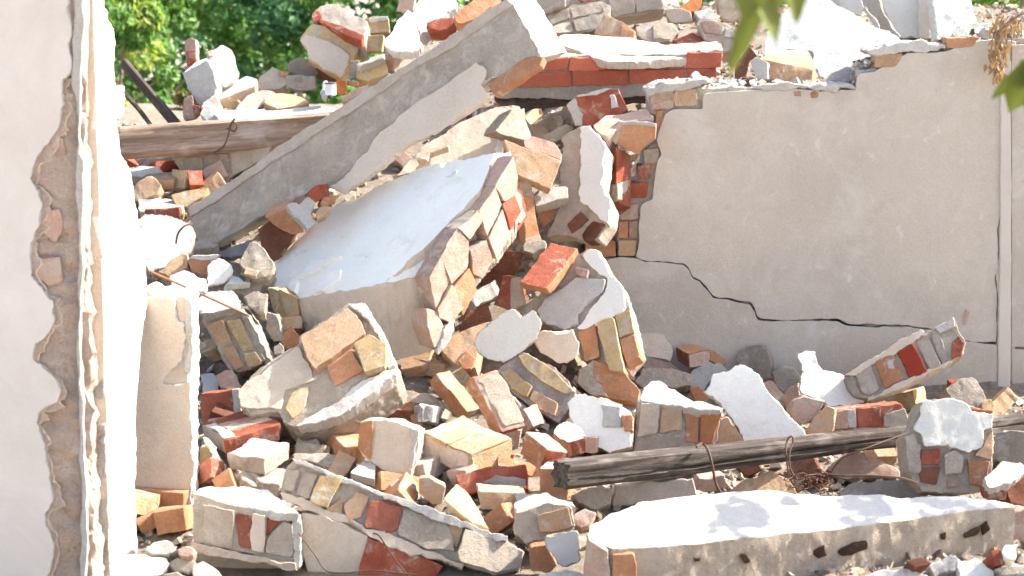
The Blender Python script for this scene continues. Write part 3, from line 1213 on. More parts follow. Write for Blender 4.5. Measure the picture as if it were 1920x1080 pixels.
def dry_vine():
    r = random.Random(3)
    root = bpy.data.objects.new('dry_climber', None)
    link(root)
    root.location = U(1880, 160, 8.74)
    tag(root, 'brown withered climber hanging over the top corner of the cracked wall', 'climber')
    tube('stem', path([U(1990, 0, 8.7), U(1925, 22, 8.68), U(1892, 42, 8.7), U(1868, 62, 8.72)], 5), .006, 'wb', parent=root, sides=5)
    for k in range(5):
        x = 1862 + 9 * k
        tube('tendril', path([U(x + 20, 30, 8.72), U(x, 70, 8.73), U(x - 4 + r.uniform(-5, 5), 150 - 12 * abs(k - 1), 8.75)], 4), .003, 'wb', parent=root, sides=4)
    for i in range(150):
        t = r.random()
        y = 28 + t * 122
        x = 1878 + r.gauss(0, 13) * (1 - .4 * t) - 10 * t + (16 if y < 55 else 0) * r.random()
        p = U(x, y, 8.72 + r.uniform(-.05, .04))
        d = Vector((r.gauss(0, .5), r.gauss(0, .5), -1))
        leaf(root, p, d, Vector((r.gauss(0, .5), -1, .2)), r.uniform(.022, .042), r.uniform(.005, .010), r.uniform(-.3, .5), 'lfd', 300 + i, 'dry_leaf')


dry_vine()

# ================================================================== the big pieces
FB = 'masonry chunk'
# tilted concrete beam
pq = [U(346, 396, 8.62), U(955, -2, 8.35), U(1019, 108, 8.28), U(378, 473, 8.5)]
bn = (pq[1] - pq[0]).cross(pq[3] - pq[0]).normalized()
if bn.dot(CAM - pq[0]) < 0:
    bn = -bn
bp = (pq[0] + pq[2]) / 2
bo = [(346, 396), (500, 296), (700, 165), (860, 62), (955, -2), (1019, 107), (985, 122), (918, 150), (760, 252), (640, 330), (500, 400), (378, 472), (362, 440)]
beam = Rec()
beam.parts = []
beam.ob = prism('concrete_beam', [on_plane(x, y, bp, bn) for x, y in bo], Vector((.105, .12, .015)), [M['c'], M['x']], seg=.04, amp=.004, rag=.003, bev=.007)
beam.planes = {'f': (bp, bn)}
tag(beam.ob, 'long tilted concrete beam lying across the big white slab', 'beam')
add_inlays(beam, [
    ('concrete_lip', 'c', 'f', [(350, 390), (500, 290), (700, 160), (860, 57), (950, -4), (962, 8), (866, 74), (704, 178), (506, 306), (356, 406)], .014, .05),
    ('plaster', 'b', 'f', [(893, 116), (912, 130), (900, 158), (918, 182), (860, 218), (760, 274), (700, 322), (640, 362), (618, 350), (690, 282), (700, 262), (762, 206), (830, 162)], .03, .035),
    ('brick', 'o', 'f', [(914, 160), (985, 108), (1018, 106), (1012, 121), (926, 179)], .006, .05),
])

SLAB_D = (.66, .24, .04)
# the big white wall slab and its broken edge
slab = B('wall_slab', 'large tilted white wall slab with a broken edge of pink and yellow bricks', 'wall slab', ('w', 'b', 'm'),
         (805, 513), (500, 537), (966, 288), (822, 668), d=SLAB_D, Y=7.72, seg=.05, amp=.003, rag=.005, dent=.006,
         outline=[(722, 529), (636, 546), (561, 561), (545, 540), (497, 534), (516, 494), (555, 452), (574, 436), (610, 397),
                  (636, 380), (671, 371), (707, 348), (749, 331), (830, 305), (928, 287), (914, 325), (898, 357), (865, 394), (830, 431), (790, 469)])
SB = []
for pts, m in (([(806, 520), (835, 470), (848, 520), (818, 575)], 'k'), ([(838, 462), (858, 432), (878, 455), (876, 498), (848, 530), (832, 490)], 'k'),
               ([(822, 580), (848, 535), (868, 580), (845, 605), (826, 596)], 'k'), ([(852, 540), (880, 505), (894, 545), (868, 590)], 'o'),
               ([(884, 470), (912, 452), (924, 486), (905, 520), (888, 512)], 'k'), ([(862, 428), (896, 396), (906, 412), (882, 448)], 'm'),
               ([(900, 395), (928, 352), (940, 384), (914, 440)], 'k'), ([(918, 446), (942, 396), (956, 440), (930, 482)], 'k'),
               ([(930, 348), (962, 296), (970, 330), (968, 362), (946, 376)], 'k'), ([(944, 384), (966, 366), (976, 396), (958, 430)], 'r'),
               ([(800, 580), (822, 590), (836, 622), (815, 650), (802, 612)], 'k'), ([(836, 612), (852, 602), (842, 640), (826, 654)], 'm')):
    cx_, cy_ = sum(p[0] for p in pts) / len(pts), sum(p[1] for p in pts) / len(pts)
    SB.append(('brick', m, 'bc', [(cx_ + (x - cx_) * 1.07, cy_ + (y - cy_) * 1.08) for x, y in pts], .011, .10))
add_inlays(slab, SB)
add_inlays(slab, [
    ('plaster', 'w', 'ab', [(540, 540), (549, 505), (600, 487), (640, 478), (604, 498), (580, 512), (560, 520), (552, 548)], .024, .03),
    ('plaster', 'w', 'ab', [(590, 545), (598, 522), (640, 503), (636, 520), (606, 546)], .022, .03),
    ('plaster', 'w', 'ab', [(725, 458), (742, 444), (744, 450), (731, 461)], .008, .02),
    ('plaster', 'w', 'ab', [(836, 330), (858, 318), (856, 325), (840, 333)], .008, .02),
])
for k, (pts, m) in enumerate((([(500, 540), (521, 543), (545, 600), (530, 614), (512, 582)], 'y'), ([(523, 541), (558, 560), (562, 617), (547, 606), (531, 578)], 'y'),
                            ([(520, 598), (546, 606), (564, 640), (536, 644)], 't'), ([(549, 600), (564, 606), (568, 624), (557, 620)], 'r'))):
    bn_ = Vector((-.35, -.93, .05)).normalized()
    b0 = on_plane(556, 560, *slab.planes['ab']) + bn_ * (.012 + .004 * k)
    prism('brick', [on_plane(x, y, b0, bn_) for x, y in pts], -bn_ * .09, [M[m], M[m]], slab.ob)
# plaster lip added to the slab, bent to the sun for its lit strip
sp, sn = slab.planes['ab']
l1, l2 = on_plane(720, 529, sp, sn), on_plane(930, 287, sp, sn)
lax = (l2 - l1).normalized()
lns = [Matrix.Rotation(a_, 3, lax) @ sn for a_ in (.5, -.5)]
ln = max(lns, key=lambda v: v.dot(SUN))
lip = [(718, 531), (770, 488), (800, 460), (830, 430), (865, 393), (898, 356), (914, 325), (929, 286), (956, 282), (954, 300), (926, 337), (900, 366), (880, 390), (868, 402), (856, 440), (840, 456), (820, 482), (806, 511), (770, 521)]
prism('plaster_sun_lip', [on_plane(x, y, l1 + sn * .002, ln) for x, y in lip], slab.v[3] * .96, [M['w'], M['m'], M['b']], slab.ob, sidx=[1] * 17 + [2, 2], seg=.025, amp=.003, rag=.003, bev=.002)

P('wall_slab', 'grey upper wall slab in the shade beneath the tilted concrete beam', 'wall slab', 'b', [(742, 330), (800, 268), (870, 226), (930, 200), (974, 197), (986, 230), (984, 262), (944, 262), (938, 292), (860, 300), (800, 318)],
  n=(-.25, -.62, .74), thick=.16, Y=8.75, side='q', seg=.05, inl=[('plaster', 'w', 'f', [(934, 262), (930, 238), (938, 236), (944, 262), (940, 286), (930, 290), (928, 280)], .012, .02)])
P('mortar_lump', 'jagged grey mortar piece at the mouth of the dark cavity', 'mortar lump', 'q', [(930, 246), (944, 226), (960, 205), (984, 202), (990, 250), (980, 262), (960, 255)], n='R', thick=.1, Y=8.62)
for pts, lb in (([(780, 298), (790, 286), (838, 268), (842, 274), (806, 288), (800, 300)], 'sliver of plaster lying on the shaded grey upper slab, long one'), ([(776, 318), (800, 292), (806, 304), (786, 322)], 'stubby bit of plaster beside the long sliver on the upper slab')):
    P('plaster_shard', lb, 'plaster shard', 'b', pts, n=(-.25, -.62, .74), thick=.03, Y=8.60)

# fallen lintel faced with red tiles, a white plate on its back
LY = 9.35
lint = P('brick_lintel', 'fallen lintel of two rows of smooth red bricks', 'lintel', 'q', [(930, 182), (960, 150), (1000, 118), (1030, 104), (1140, 104), (1250, 102), (1356, 94), (1350, 118), (1330, 150), (1230, 176), (1100, 186)],
         n=(0, -.97, -.1), thick=.30, ext=(0, 1, .12), Y=LY, side='c', seg=.05)
lb = []
for a, b, c, d in ((1020, 1066, 107, 129), (1069, 1140, 106, 131), (1142, 1250, 112, 128), (1252, 1286, 108, 127), (1289, 1354, 98, 126)):
    lb.append(('brick', 'ro', 'f', [(a, c + 1), (b, c), (b - 2, d), (a - 3 if a > 1030 else a - 26, d + 2)], .02, .1))
for a, b, c, d in ((958, 1006, 141, 166), (968, 1070, 134, 163), (1073, 1176, 132, 160), (1179, 1286, 130, 157), (1289, 1342, 129, 146)):
    if a == 958:
        continue
    lb.append(('brick', 'ro', 'f', [(a, c), (b, c - 1), (b + 2, d - 1), (a - 14 if a < 970 else a + 2, d)], .014, .1))
gritty('ro', 'smooth_red_brick', (.55, .15, .085), (.55, .33, .25), .66, .22, pits=.25)
add_inlays(lint, lb)
P('plaster_plate', 'long white plaster plate lying on the back of the red brick lintel', 'plaster plate', 'x', [(1040, 72), (1052, 66), (1080, 63), (1120, 66), (1190, 73), (1330, 97), (1352, 97), (1285, 110), (1210, 114), (1140, 115), (1075, 92), (1060, 88)],
  n=(.02, -.32, .95), thick=.04, Y=9.45, side='b', seg=.05)
P('soffit_shade', 'dark strip painted as the shade under the red brick lintel', 'board', 'wg', [(925, 184), (1100, 186), (1226, 176), (1226, 196), (1080, 200), (985, 212), (940, 204)], n=(0, -.95, -.2), thick=.12, Y=9.42)  # dark sheet whose colour stands for the shade below the lintel

# front slab
gritty('hole', 'brown_brick_hole_shade', (.13, .075, .045), (.22, .15, .10), .6, .4, pits=1.4, coarse=16)  # brown brick inlays darkened in colour to read as shaded holes
fs = P('wall_slab', 'long white topped wall slab lying at the very front under leaf shadows', 'wall slab', 'x', [(1100, 1004), (1106, 986), (1141, 964), (1198, 942), (1277, 932), (1340, 925), (1395, 920), (1443, 919), (1491, 926), (1560, 929), (1640, 927), (1692, 935),
     (1762, 929), (1840, 935), (1897, 944), (1903, 950), (1824, 957), (1714, 973), (1561, 992), (1439, 1005), (1342, 1015), (1246, 1025), (1146, 1029), (1115, 1018)],
  n=(.02, -.10, 1), thick=.24, Y=6.25, side='m', seg=.03, amp=.0018, rag=.0022, ext=(0, .02, -1), dent=.008)
EDGE = [(1146, 1029), (1246, 1025), (1342, 1015), (1439, 1005), (1561, 992), (1714, 973), (1824, 957), (1903, 950)]
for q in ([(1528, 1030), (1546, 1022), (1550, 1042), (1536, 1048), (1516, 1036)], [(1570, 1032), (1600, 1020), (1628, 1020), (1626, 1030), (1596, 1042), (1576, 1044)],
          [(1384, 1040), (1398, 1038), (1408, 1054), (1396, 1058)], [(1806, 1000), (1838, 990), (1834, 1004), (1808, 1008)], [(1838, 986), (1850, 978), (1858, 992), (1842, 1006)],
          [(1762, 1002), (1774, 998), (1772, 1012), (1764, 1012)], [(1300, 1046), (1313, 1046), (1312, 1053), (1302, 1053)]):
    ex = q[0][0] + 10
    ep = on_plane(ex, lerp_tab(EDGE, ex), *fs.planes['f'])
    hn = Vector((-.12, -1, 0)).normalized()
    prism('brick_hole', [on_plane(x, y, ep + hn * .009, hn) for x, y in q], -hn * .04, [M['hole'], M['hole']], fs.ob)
for pts, m in (([(1150, 1040), (1190, 1038), (1194, 1084), (1148, 1084)], 'o'), ([(1104, 1012), (1140, 1034), (1146, 1090), (1094, 1090)], 'k')):
    cy_ = on_plane(pts[0][0], pts[0][1], U(1146, 1030, on_plane(1146, 1029, *fs.planes['f']).y), Vector((0, 1, 0)))
    ob = prism('brick', [on_plane(x, y, cy_ - Vector((0, .012, 0)), Vector((0, 1, 0))) for x, y in pts], Vector((0, .1, 0)), [M[m], M[m]], fs.ob, seg=.035, amp=.004, rag=.004, bev=.006)

overhang(fs.planes['f'])

# white slab on the crest by the leaves
P('wall_slab', 'smooth white slab sloping down behind the top of the cracked wall', 'wall slab', 'x', [(1432, 104), (1438, 60), (1465, 28), (1500, 2), (1530, -12), (1560, 2), (1600, 24), (1640, 50), (1688, 70), (1640, 92), (1626, 122), (1610, 166), (1545, 166), (1524, 96), (1480, 92)],
  n=(-.2, -.62, .76), thick=.1, Y=9.42, seg=.06, amp=.002, rag=.008)

# ================================================================== pieces in front of and beside the big slab (middle of the heap)
BR, MC, PS, ML = 'brick', 'masonry chunk', 'plaster shard', 'mortar lump'
P('broken_brick', 'red brick flecked with white mortar standing before the dark cavity', BR, 'r', [(1060, 199), (1076, 182), (1120, 171), (1159, 165), (1176, 205), (1150, 226), (1113, 237), (1080, 234)], n=(-.15, -.9, .3), thick=.12, Y=8.85, off=0, dent=0.0050,
  inl=[('mortar_crust', 'v', 'f', [(1062, 196), (1078, 183), (1092, 234), (1079, 234)], .008, .03), ('mortar_crust', 'v', 'f', [(1142, 178), (1152, 176), (1160, 200), (1146, 204)], .006, .03), ('mortar_crust', 'v', 'f', [(1076, 181), (1120, 169), (1150, 164), (1118, 178)], .008, .05)])
P('broken_brick', 'light tan brick leaning on the flecked red one by the wall end', BR, 'k', [(1112, 236), (1136, 216), (1162, 214), (1212, 203), (1226, 222), (1170, 228), (1139, 256), (1120, 246)], n='U', thick=.1, Y=8.74)
P('broken_brick', 'orange brick with a grey mortar rim touching the torn wall end', BR, 'o', [(1140, 252), (1160, 227), (1230, 232), (1228, 260), (1192, 288), (1160, 274)], n=(-.1, -.95, .1), thick=.12, Y=8.70, dent=0.0050,
  inl=[('mortar_crust', 'm', 'f', [(1138, 254), (1160, 227), (1170, 229), (1154, 272)], .008, .06), ('mortar_crust', 'v', 'f', [(1160, 226), (1231, 231), (1229, 238), (1162, 234)], .008, .06)])
B('broken_brick', 'upright red brick wedged between the steep white plaster piece and wall', BR, 'r', (1155, 275), (1127, 296), (1182, 290), (1157, 376), d=(.10, .10, .02), Y=8.66, dent=.008,
  inl=[('mortar_crust', 'm', 'ac', [(1128, 362), (1156, 344), (1157, 376), (1132, 382)], .008, .03), ('mortar_crust', 'm', 'bc', [(1157, 346), (1178, 338), (1176, 358), (1158, 376)], .008, .03)])
c = P('masonry_chunk', 'steep wall piece with a white plaster back and brick ends below', MC, 'm', [(1052, 257), (1088, 236), (1106, 238), (1122, 256), (1136, 276), (1128, 345), (1146, 390), (1140, 420), (1120, 450), (1092, 450), (1064, 440), (1024, 444), (1052, 380)],
  n=(-.45, -.75, .46), thick=.09, Y=8.55, inl=[
    ('plaster', 'w', 'f', [(1087, 238), (1105, 236), (1122, 254), (1136, 275), (1127, 345), (1145, 390), (1140, 419), (1113, 398), (1087, 378)], .02, .04),
    ('brick', 'd', 'f', [(1062, 420), (1088, 396), (1102, 410), (1072, 438)], .014, .06), ('brick', 'd', 'f', [(1090, 440), (1112, 414), (1134, 420), (1112, 452), (1096, 452)], .014, .06)])
P('broken_brick', 'large tan brick face tilted above the slab end', BR, 't', [(945, 262), (1052, 301), (1033, 355), (971, 327), (962, 300)], n=(.1, -.9, .35), thick=.09, Y=8.42, inl=[])
P('broken_brick', 'grey red brick showing behind the large tilted tan brick', BR, 'k', [(982, 262), (1000, 255), (1040, 268), (1054, 290), (1050, 300), (984, 276)], n='FU', thick=.1, Y=8.6)
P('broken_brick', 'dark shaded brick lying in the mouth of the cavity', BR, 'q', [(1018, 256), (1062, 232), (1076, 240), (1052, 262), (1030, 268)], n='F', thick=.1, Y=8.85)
P('broken_brick', 'thin white coated brick under the large tilted tan one', BR, 'v', [(1000, 368), (1026, 352), (1064, 349), (1066, 371), (1005, 386)], n='FU', thick=.08, Y=8.48)
P('broken_brick', 'narrow orange brick standing on end beside the slab edge', BR, 'o', [(974, 340), (996, 336), (1004, 400), (1012, 450), (986, 458), (980, 400)], n='FR', thick=.08, Y=8.42, inl=[('mortar_crust', 'm', 'f', [(975, 340), (996, 336), (999, 366), (978, 368)], .008, .04), ('mortar_crust', 'm', 'f', [(984, 448), (1012, 440), (1020, 458), (986, 464)], .01, .04)])
P('broken_brick', 'small orange brick end under the thin white coated brick', BR, 'o', [(1010, 388), (1040, 384), (1040, 412), (1018, 428), (1010, 410)], n='F', thick=.1, Y=8.56)
P('broken_brick', 'grey and red brick sticking out of the slab end', BR, 'r', [(942, 362), (962, 350), (978, 358), (990, 408), (966, 440), (946, 412), (938, 390)], n=(.5, -.8, .3), thick=.08, Y=8.18, inl=[('mortar_crust', 'm', 'f', [(950, 366), (966, 356), (978, 366), (986, 404), (974, 420), (958, 398)], .008, .04)])
P('mortar_lump', 'grey mortar pieces at the foot of the narrow orange brick', ML, 'q', [(980, 456), (1022, 448), (1026, 466), (1000, 476), (982, 470)], n='FU', thick=.08, Y=8.35)
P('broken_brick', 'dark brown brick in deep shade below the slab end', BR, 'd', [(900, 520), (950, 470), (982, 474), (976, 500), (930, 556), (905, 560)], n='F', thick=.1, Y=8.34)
B('broken_brick', 'big red brick tilted upright on the white rounded wall piece', BR, ('r', 'o', 'o'), (1024, 541), (974, 529), (1082, 466), (1032, 555), d=(.02, .12, .05), Y=7.93)
c = P('masonry_chunk', 'rounded wall piece with a white plaster back and yellow brick ends below', MC, 'm', [(970, 578), (1004, 560), (1040, 520), (1078, 480), (1100, 466), (1122, 470), (1140, 505), (1165, 535), (1182, 580), (1197, 660), (1174, 690), (1140, 690), (1090, 675), (1078, 626), (1060, 624), (1020, 606), (980, 596)],
  n=(-.3, -.82, .46), thick=.13, Y=7.98, dent=0.0050, inl=[
    ('plaster', 'w', 'f', [(1092, 478), (1106, 466), (1122, 470), (1140, 505), (1165, 535), (1174, 576), (1130, 606), (1082, 618), (1098, 592), (1134, 548), (1138, 520), (1108, 500)], .02, .05),
    ('plaster', 'v', 'f', [(1006, 582), (1020, 560), (1080, 520), (1134, 524), (1130, 546), (1084, 588), (1082, 606), (1060, 620), (1022, 604)], .03, .05),
    ('brick', 'o', 'f', [(1082, 622), (1116, 606), (1124, 670), (1096, 678)], .03, .08), ('brick', 'y', 'f', [(1118, 604), (1150, 594), (1170, 696), (1142, 694)], .045, .08),
    ('brick', 'y', 'f', [(1152, 590), (1180, 582), (1190, 622), (1160, 634)], .03, .08), ('brick', 'o', 'f', [(1162, 638), (1190, 626), (1200, 668), (1176, 684)], .03, .08),
    ('brick', 'k', 'f', [(1078, 500), (1104, 506), (1100, 520), (1080, 514)], .034, .05)])
P('broken_brick', 'red brick half buried in mortar left of the big tilted red one', BR, 'r', [(926, 572), (944, 517), (972, 520), (974, 560), (956, 584)], n=(-.3, -.9, .2), thick=.1, Y=8.05, inl=[('mortar_crust', 'm', 'f', [(958, 522), (974, 520), (980, 572), (958, 582)], .01, .05)])
P('plaster_shard', 'grey white rounded plaster shard leaning in the middle of the heap', PS, 'w', [(888, 652), (892, 628), (915, 608), (948, 583), (966, 580), (978, 594), (1004, 582), (1014, 604), (1008, 636), (985, 655), (945, 682), (904, 668)], n=(-.2, -.95, .22), thick=.035, Y=7.72, side='m', rag=.004)
P('broken_brick', 'orange and tan brick behind the rounded plaster shard', BR, 't', [(826, 656), (850, 628), (905, 606), (930, 600), (900, 640), (892, 690), (868, 690), (846, 678)], n=(-.1, -.75, .6), thick=.12, Y=7.82, inl=[('brick_face', 'o', 'f', [(858, 676), (874, 655), (890, 672), (884, 692), (870, 692)], .01, .05)])
P('mortar_lump', 'smooth beige mortar lump below the rounded wall piece', ML, 'b', [(1002, 640), (1016, 620), (1046, 626), (1076, 620), (1086, 650), (1076, 672), (1050, 682), (1015, 662)], n='F', thick=.12, Y=7.8, dent=0.0100)
P('broken_brick', 'dark red brown brick in shade right of the slab corner', BR, 'd', [(852, 640), (872, 590), (915, 568), (922, 598), (900, 612), (866, 648)], n='FU', thick=.1, Y=7.98)
P('plaster_shard', 'pale plaster splinter at the lower corner of the big slab', PS, 'v', [(818, 662), (834, 610), (850, 602), (852, 620), (838, 648), (822, 664)], n='FR', thick=.03, Y=7.56)

# diagonal chunk below the slab
c = P('masonry_chunk', 'diagonal wall piece with one large tan brick and a red brick in its top', MC, 'm', [(444, 732), (470, 706), (560, 642), (562, 630), (650, 570), (684, 568), (716, 618), (743, 690), (736, 706), (690, 742), (640, 778), (600, 792), (552, 800), (532, 792), (524, 772), (470, 778), (448, 762)],
  n=(-.18, -.70, .66), thick=.2, Y=7.32, dent=.006, inl=[
    ('plaster', 'b', 'f', [(446, 732), (558, 648), (583, 692), (590, 712), (538, 730), (526, 768), (452, 762)], .012, .06),
    ('brick', 't', 'f', [(562, 632), (652, 577), (668, 590), (684, 624), (590, 692), (574, 668)], .055, .12),
    ('brick', 'y', 'f', [(662, 644), (692, 626), (724, 646), (722, 686), (684, 698)], .05, .12),
    ('brick', 'o', 'f', [(612, 686), (658, 650), (682, 694), (628, 724)], .015, .1),
    ('brick', 'y', 'f', [(534, 766), (546, 735), (580, 722), (572, 760), (548, 786)], .02, .08),
    ('plaster', 'v', 'f', [(650, 571), (684, 568), (714, 618), (740, 684), (728, 690), (714, 640), (690, 600), (672, 584)], .026, .06),
    ('plaster', 'v', 'f', [(740, 690), (742, 702), (690, 742), (640, 778), (596, 792), (552, 800), (580, 780), (640, 748), (700, 706)], .022, .06)])
# chunk left of the slab with yellow bricks
c = P('masonry_chunk', 'shaded wall piece with two columns of yellow brick ends behind the low wall stub', MC, 'q', [(378, 602), (380, 590), (448, 580), (470, 610), (497, 676), (470, 694), (446, 698), (426, 690), (400, 640)], n=(-.1, -.98, .15), thick=.2, Y=7.75, inl=[
    ('brick', 't', 'f', [(384, 608), (417, 600), (436, 644), (414, 650)], .014, .08), ('brick', 't', 'f', [(416, 653), (438, 648), (458, 686), (441, 694)], .014, .08),
    ('brick', 'y', 'f', [(423, 603), (450, 597), (476, 656), (455, 660)], .014, .08), ('brick', 'y', 'f', [(456, 663), (478, 659), (492, 682), (466, 690)], .012, .08)])
P('plaster_plate', 'white plaster plate topping the shaded yellow brick piece', 'plaster plate', 'w', [(370, 562), (384, 552), (436, 546), (449, 576), (400, 588), (376, 590)], n=(-.1, -.75, .65), thick=.04, Y=7.72, side='v')
P('wood_splinter', 'grey split board lying above the shaded yellow brick piece', 'board', 'q', [(422, 529), (494, 530), (482, 553), (440, 548)], n='FU', thick=.04, Y=8.0)
P('mortar_lump', 'grey crumbling mortar strip right of the yellow brick ends', ML, 'q', [(450, 584), (466, 592), (500, 668), (520, 690), (500, 700), (480, 650)], n='F', thick=.1, Y=7.74)
P('mortar_lump', 'pale stone between the split board and the slab corner', ML, 'm', [(456, 556), (474, 546), (500, 550), (496, 590), (480, 584)], n='FU', thick=.08, Y=7.85)
P('mortar_lump', 'dark grey stone wedged under the slab corner', ML, 'q', [(496, 586), (520, 590), (536, 640), (514, 640), (498, 616)], n='F', thick=.1, Y=7.95)
P('mortar_lump', 'small round grey stone under the slab bricks', ML, 'q', [(512, 652), (524, 642), (534, 650), (528, 664), (514, 664)], n='FU', thick=.06, Y=7.7)

# left group between stub wall and beam foot
P('plaster_plate', 'large white plaster plate in sun left of the beam foot', 'plaster plate', 'x', [(258, 412), (272, 402), (300, 401), (342, 411), (364, 436), (356, 470), (338, 494), (282, 510), (262, 480)], n=(-.12, -.62, .78), thick=.05, Y=8.3, side='m', seg=.03)
P('mortar_lump', 'tan crumbly stone at the lower edge of the sunlit plaster plate', ML, 't', [(296, 510), (316, 492), (344, 474), (354, 480), (352, 502), (322, 522)], n='FU', thick=.09, Y=8.1)
P('broken_brick', 'short brown brick under the beam foot', BR, 'o', [(352, 490), (358, 480), (412, 478), (398, 500), (389, 519), (358, 508)], n='F', thick=.1, Y=8.08, inl=[('mortar_crust', 'v', 'f', [(354, 486), (360, 479), (412, 477), (404, 486)], .008, .06)])
P('plaster_shard', 'white jagged plaster shard below the beam foot', PS, 'w', [(388, 500), (400, 488), (413, 483), (426, 492), (438, 501), (434, 516), (419, 528), (389, 537)], n=(-.1, -.85, .5), thick=.03, Y=7.98)
P('plaster_shard', 'bluish white plaster sheet low between stub wall and jagged shard', PS, 'x', [(316, 516), (350, 506), (386, 522), (388, 546), (350, 548), (322, 534)], n='U', thick=.03, Y=7.92)
P('plaster_shard', 'small white plaster triangle left of the grey split board', PS, 'x', [(420, 540), (436, 514), (456, 528), (470, 530), (424, 532)], n='U', thick=.03, Y=7.96)
P('slate', 'dark grey flat stone just under the beam foot', 'stone', 'dk', [(394, 476), (440, 460), (474, 447), (464, 478), (432, 484)], n='FU', thick=.04, Y=8.2)
P('mortar_lump', 'tall grey mortar stone left of the big slab corner', ML, 'm', [(448, 496), (458, 470), (468, 452), (484, 456), (504, 480), (516, 498), (500, 522), (470, 522)], n='FU', thick=.1, Y=7.98, dent=0.0100, inl=[('brick_face', 'y', 'f', [(456, 514), (462, 502), (486, 508), (480, 518)], .01, .03)])
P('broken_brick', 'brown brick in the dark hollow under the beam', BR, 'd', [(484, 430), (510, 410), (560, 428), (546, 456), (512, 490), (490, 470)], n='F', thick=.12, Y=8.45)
P('broken_brick', 'orange brick roofing the dark hollow under the beam', BR, 'o', [(496, 406), (545, 388), (572, 436), (548, 440), (510, 420)], n='FD', thick=.1, Y=8.4)
P('mortar_lump', 'white rough mortar flake at the side of the dark hollow', ML, 'v', [(537, 386), (552, 378), (562, 384), (578, 366), (590, 380), (582, 400), (592, 420), (576, 430), (560, 410)], n=(.2, -.8, .55), thick=.04, Y=8.25)
P('broken_brick', 'pink brick peeping out under the middle of the beam', BR, 'r', [(577, 362), (596, 346), (616, 344), (618, 368), (588, 382)], n='FR', thick=.1, Y=8.3)
P('broken_brick', 'red brick under the torn plaster of the beam', BR, 'o', [(600, 382), (606, 370), (640, 364), (628, 378), (608, 392)], n='FR', thick=.08, Y=8.3)
P('mortar_lump', 'tan mortar bit on the upper rim of the big slab', ML, 't', [(590, 400), (602, 386), (620, 388), (608, 404), (594, 412)], n='FU', thick=.05, Y=8.24)

# above the beam foot
c = P('masonry_chunk', 'grey block wall piece under the brown hewn timber', MC, 'm', [(326, 294), (342, 286), (420, 286), (512, 270), (500, 296), (452, 318), (402, 350), (352, 362), (340, 334)], n=(-.1, -.97, .1), thick=.2, Y=9.15, inl=[
    ('block', 'm', 'f', [(346, 292), (380, 292), (382, 342), (350, 348)], .012, .06), ('block', 'm', 'f', [(384, 291), (428, 287), (430, 332), (386, 346)], .012, .06), ('block', 'm', 'f', [(432, 286), (508, 272), (496, 298), (434, 330)], .012, .06)])
P('mortar_lump', 'blue grey stone behind the end of the brown timber', ML, 'q', [(234, 306), (262, 296), (322, 294), (330, 330), (300, 350), (240, 326)], n='F', thick=.1, Y=9.35)
P('plaster_plate', 'white plate edge lying below the end of the brown timber', 'plaster plate', 'x', [(236, 316), (262, 310), (296, 312), (306, 324), (270, 330), (238, 332)], n='U', thick=.04, Y=9.12, side='q')
P('mortar_lump', 'round tan stone left of the grey block wall piece', ML, 't', [(247, 352), (262, 336), (286, 328), (302, 347), (296, 364), (270, 376), (249, 377)], n='FU', thick=.12, Y=8.9, dent=0.0100)
B('broken_brick', 'cream topped brick in the row left of the beam foot', BR, ('v', 't', 't'), (262, 396), (346, 398), (258, 372), (262, 410), d=(.02, .16, 0), Y=8.72, outline=[(262, 396), (258, 372), (290, 368), (346, 380), (346, 398)])
P('broken_brick', 'red brick under the cream topped one beside the white plate', BR, 'r', [(270, 392), (336, 388), (338, 406), (290, 408), (272, 402)], n='F', thick=.1, Y=8.62)
P('broken_brick', 'tan split brick touching the upper edge of the beam', BR, 'y', [(320, 366), (346, 358), (390, 352), (384, 364), (350, 388), (330, 384)], n='FU', thick=.09, Y=8.85)
P('mortar_lump', 'pinkish mortar rubble under the grey block wall piece', ML, 'k', [(310, 366), (322, 340), (338, 336), (350, 362), (336, 372)], n='F', thick=.08, Y=9.05)

# ================================================================== lower middle of the heap
P('plaster_shard', 'bluish plaster scrap beside the foot of the stub wall end', PS, 'x', [(376, 702), (400, 698), (412, 712), (408, 734), (380, 738)], n='U', thick=.04, off=-.05)
P('broken_brick', 'pinkish brick lying on the end of the diagonal wall piece', BR, 'k', [(404, 704), (420, 694), (436, 692), (452, 724), (436, 732), (412, 726)], n='FU', thick=.08, off=-.1)
P('broken_brick', 'deep red brick end beside the stub wall with a mortar rim', BR, 'r', [(376, 738), (436, 730), (441, 782), (378, 790)], n='F', thick=.12, off=-.05, inl=[('mortar_crust', 'v', 'f', [(434, 731), (446, 728), (452, 770), (440, 780)], .01, .06)])
c = B('masonry_chunk', 'block of two dusty red bricks below the deep red brick end', MC, ('r', 'r', 'm'), (418, 826), (526, 796), (376, 792), (422, 854), d=(.03, .16, .0), off=-.12, dent=.006,
      inl=[('mortar_crust', 'v', 'ab', [(384, 797), (420, 822), (440, 816), (404, 792)], .008, .03), ('mortar_crust', 'k', 'ab', [(408, 794), (492, 776), (510, 786), (430, 808)], .006, .03)])
c = B('masonry_chunk', 'pale mortar block with a white sunlit top', MC, ('v', 'm', 'm'), (496, 860), (426, 850), (543, 830), (498, 890), d=(.05, .10, .0), off=-.18)
P('plaster_plate', 'beige plaster slab under the pale white topped block', 'plaster plate', 'b', [(414, 916), (428, 890), (470, 884), (536, 882), (542, 918), (480, 924)], n='FU', thick=.1, off=-.05)
P('plaster_shard', 'narrow white plaster splinter leaning beside the stub wall end', PS, 'w', [(384, 820), (392, 824), (424, 876), (422, 888), (404, 870)], n='FR', thick=.03, off=-.12)
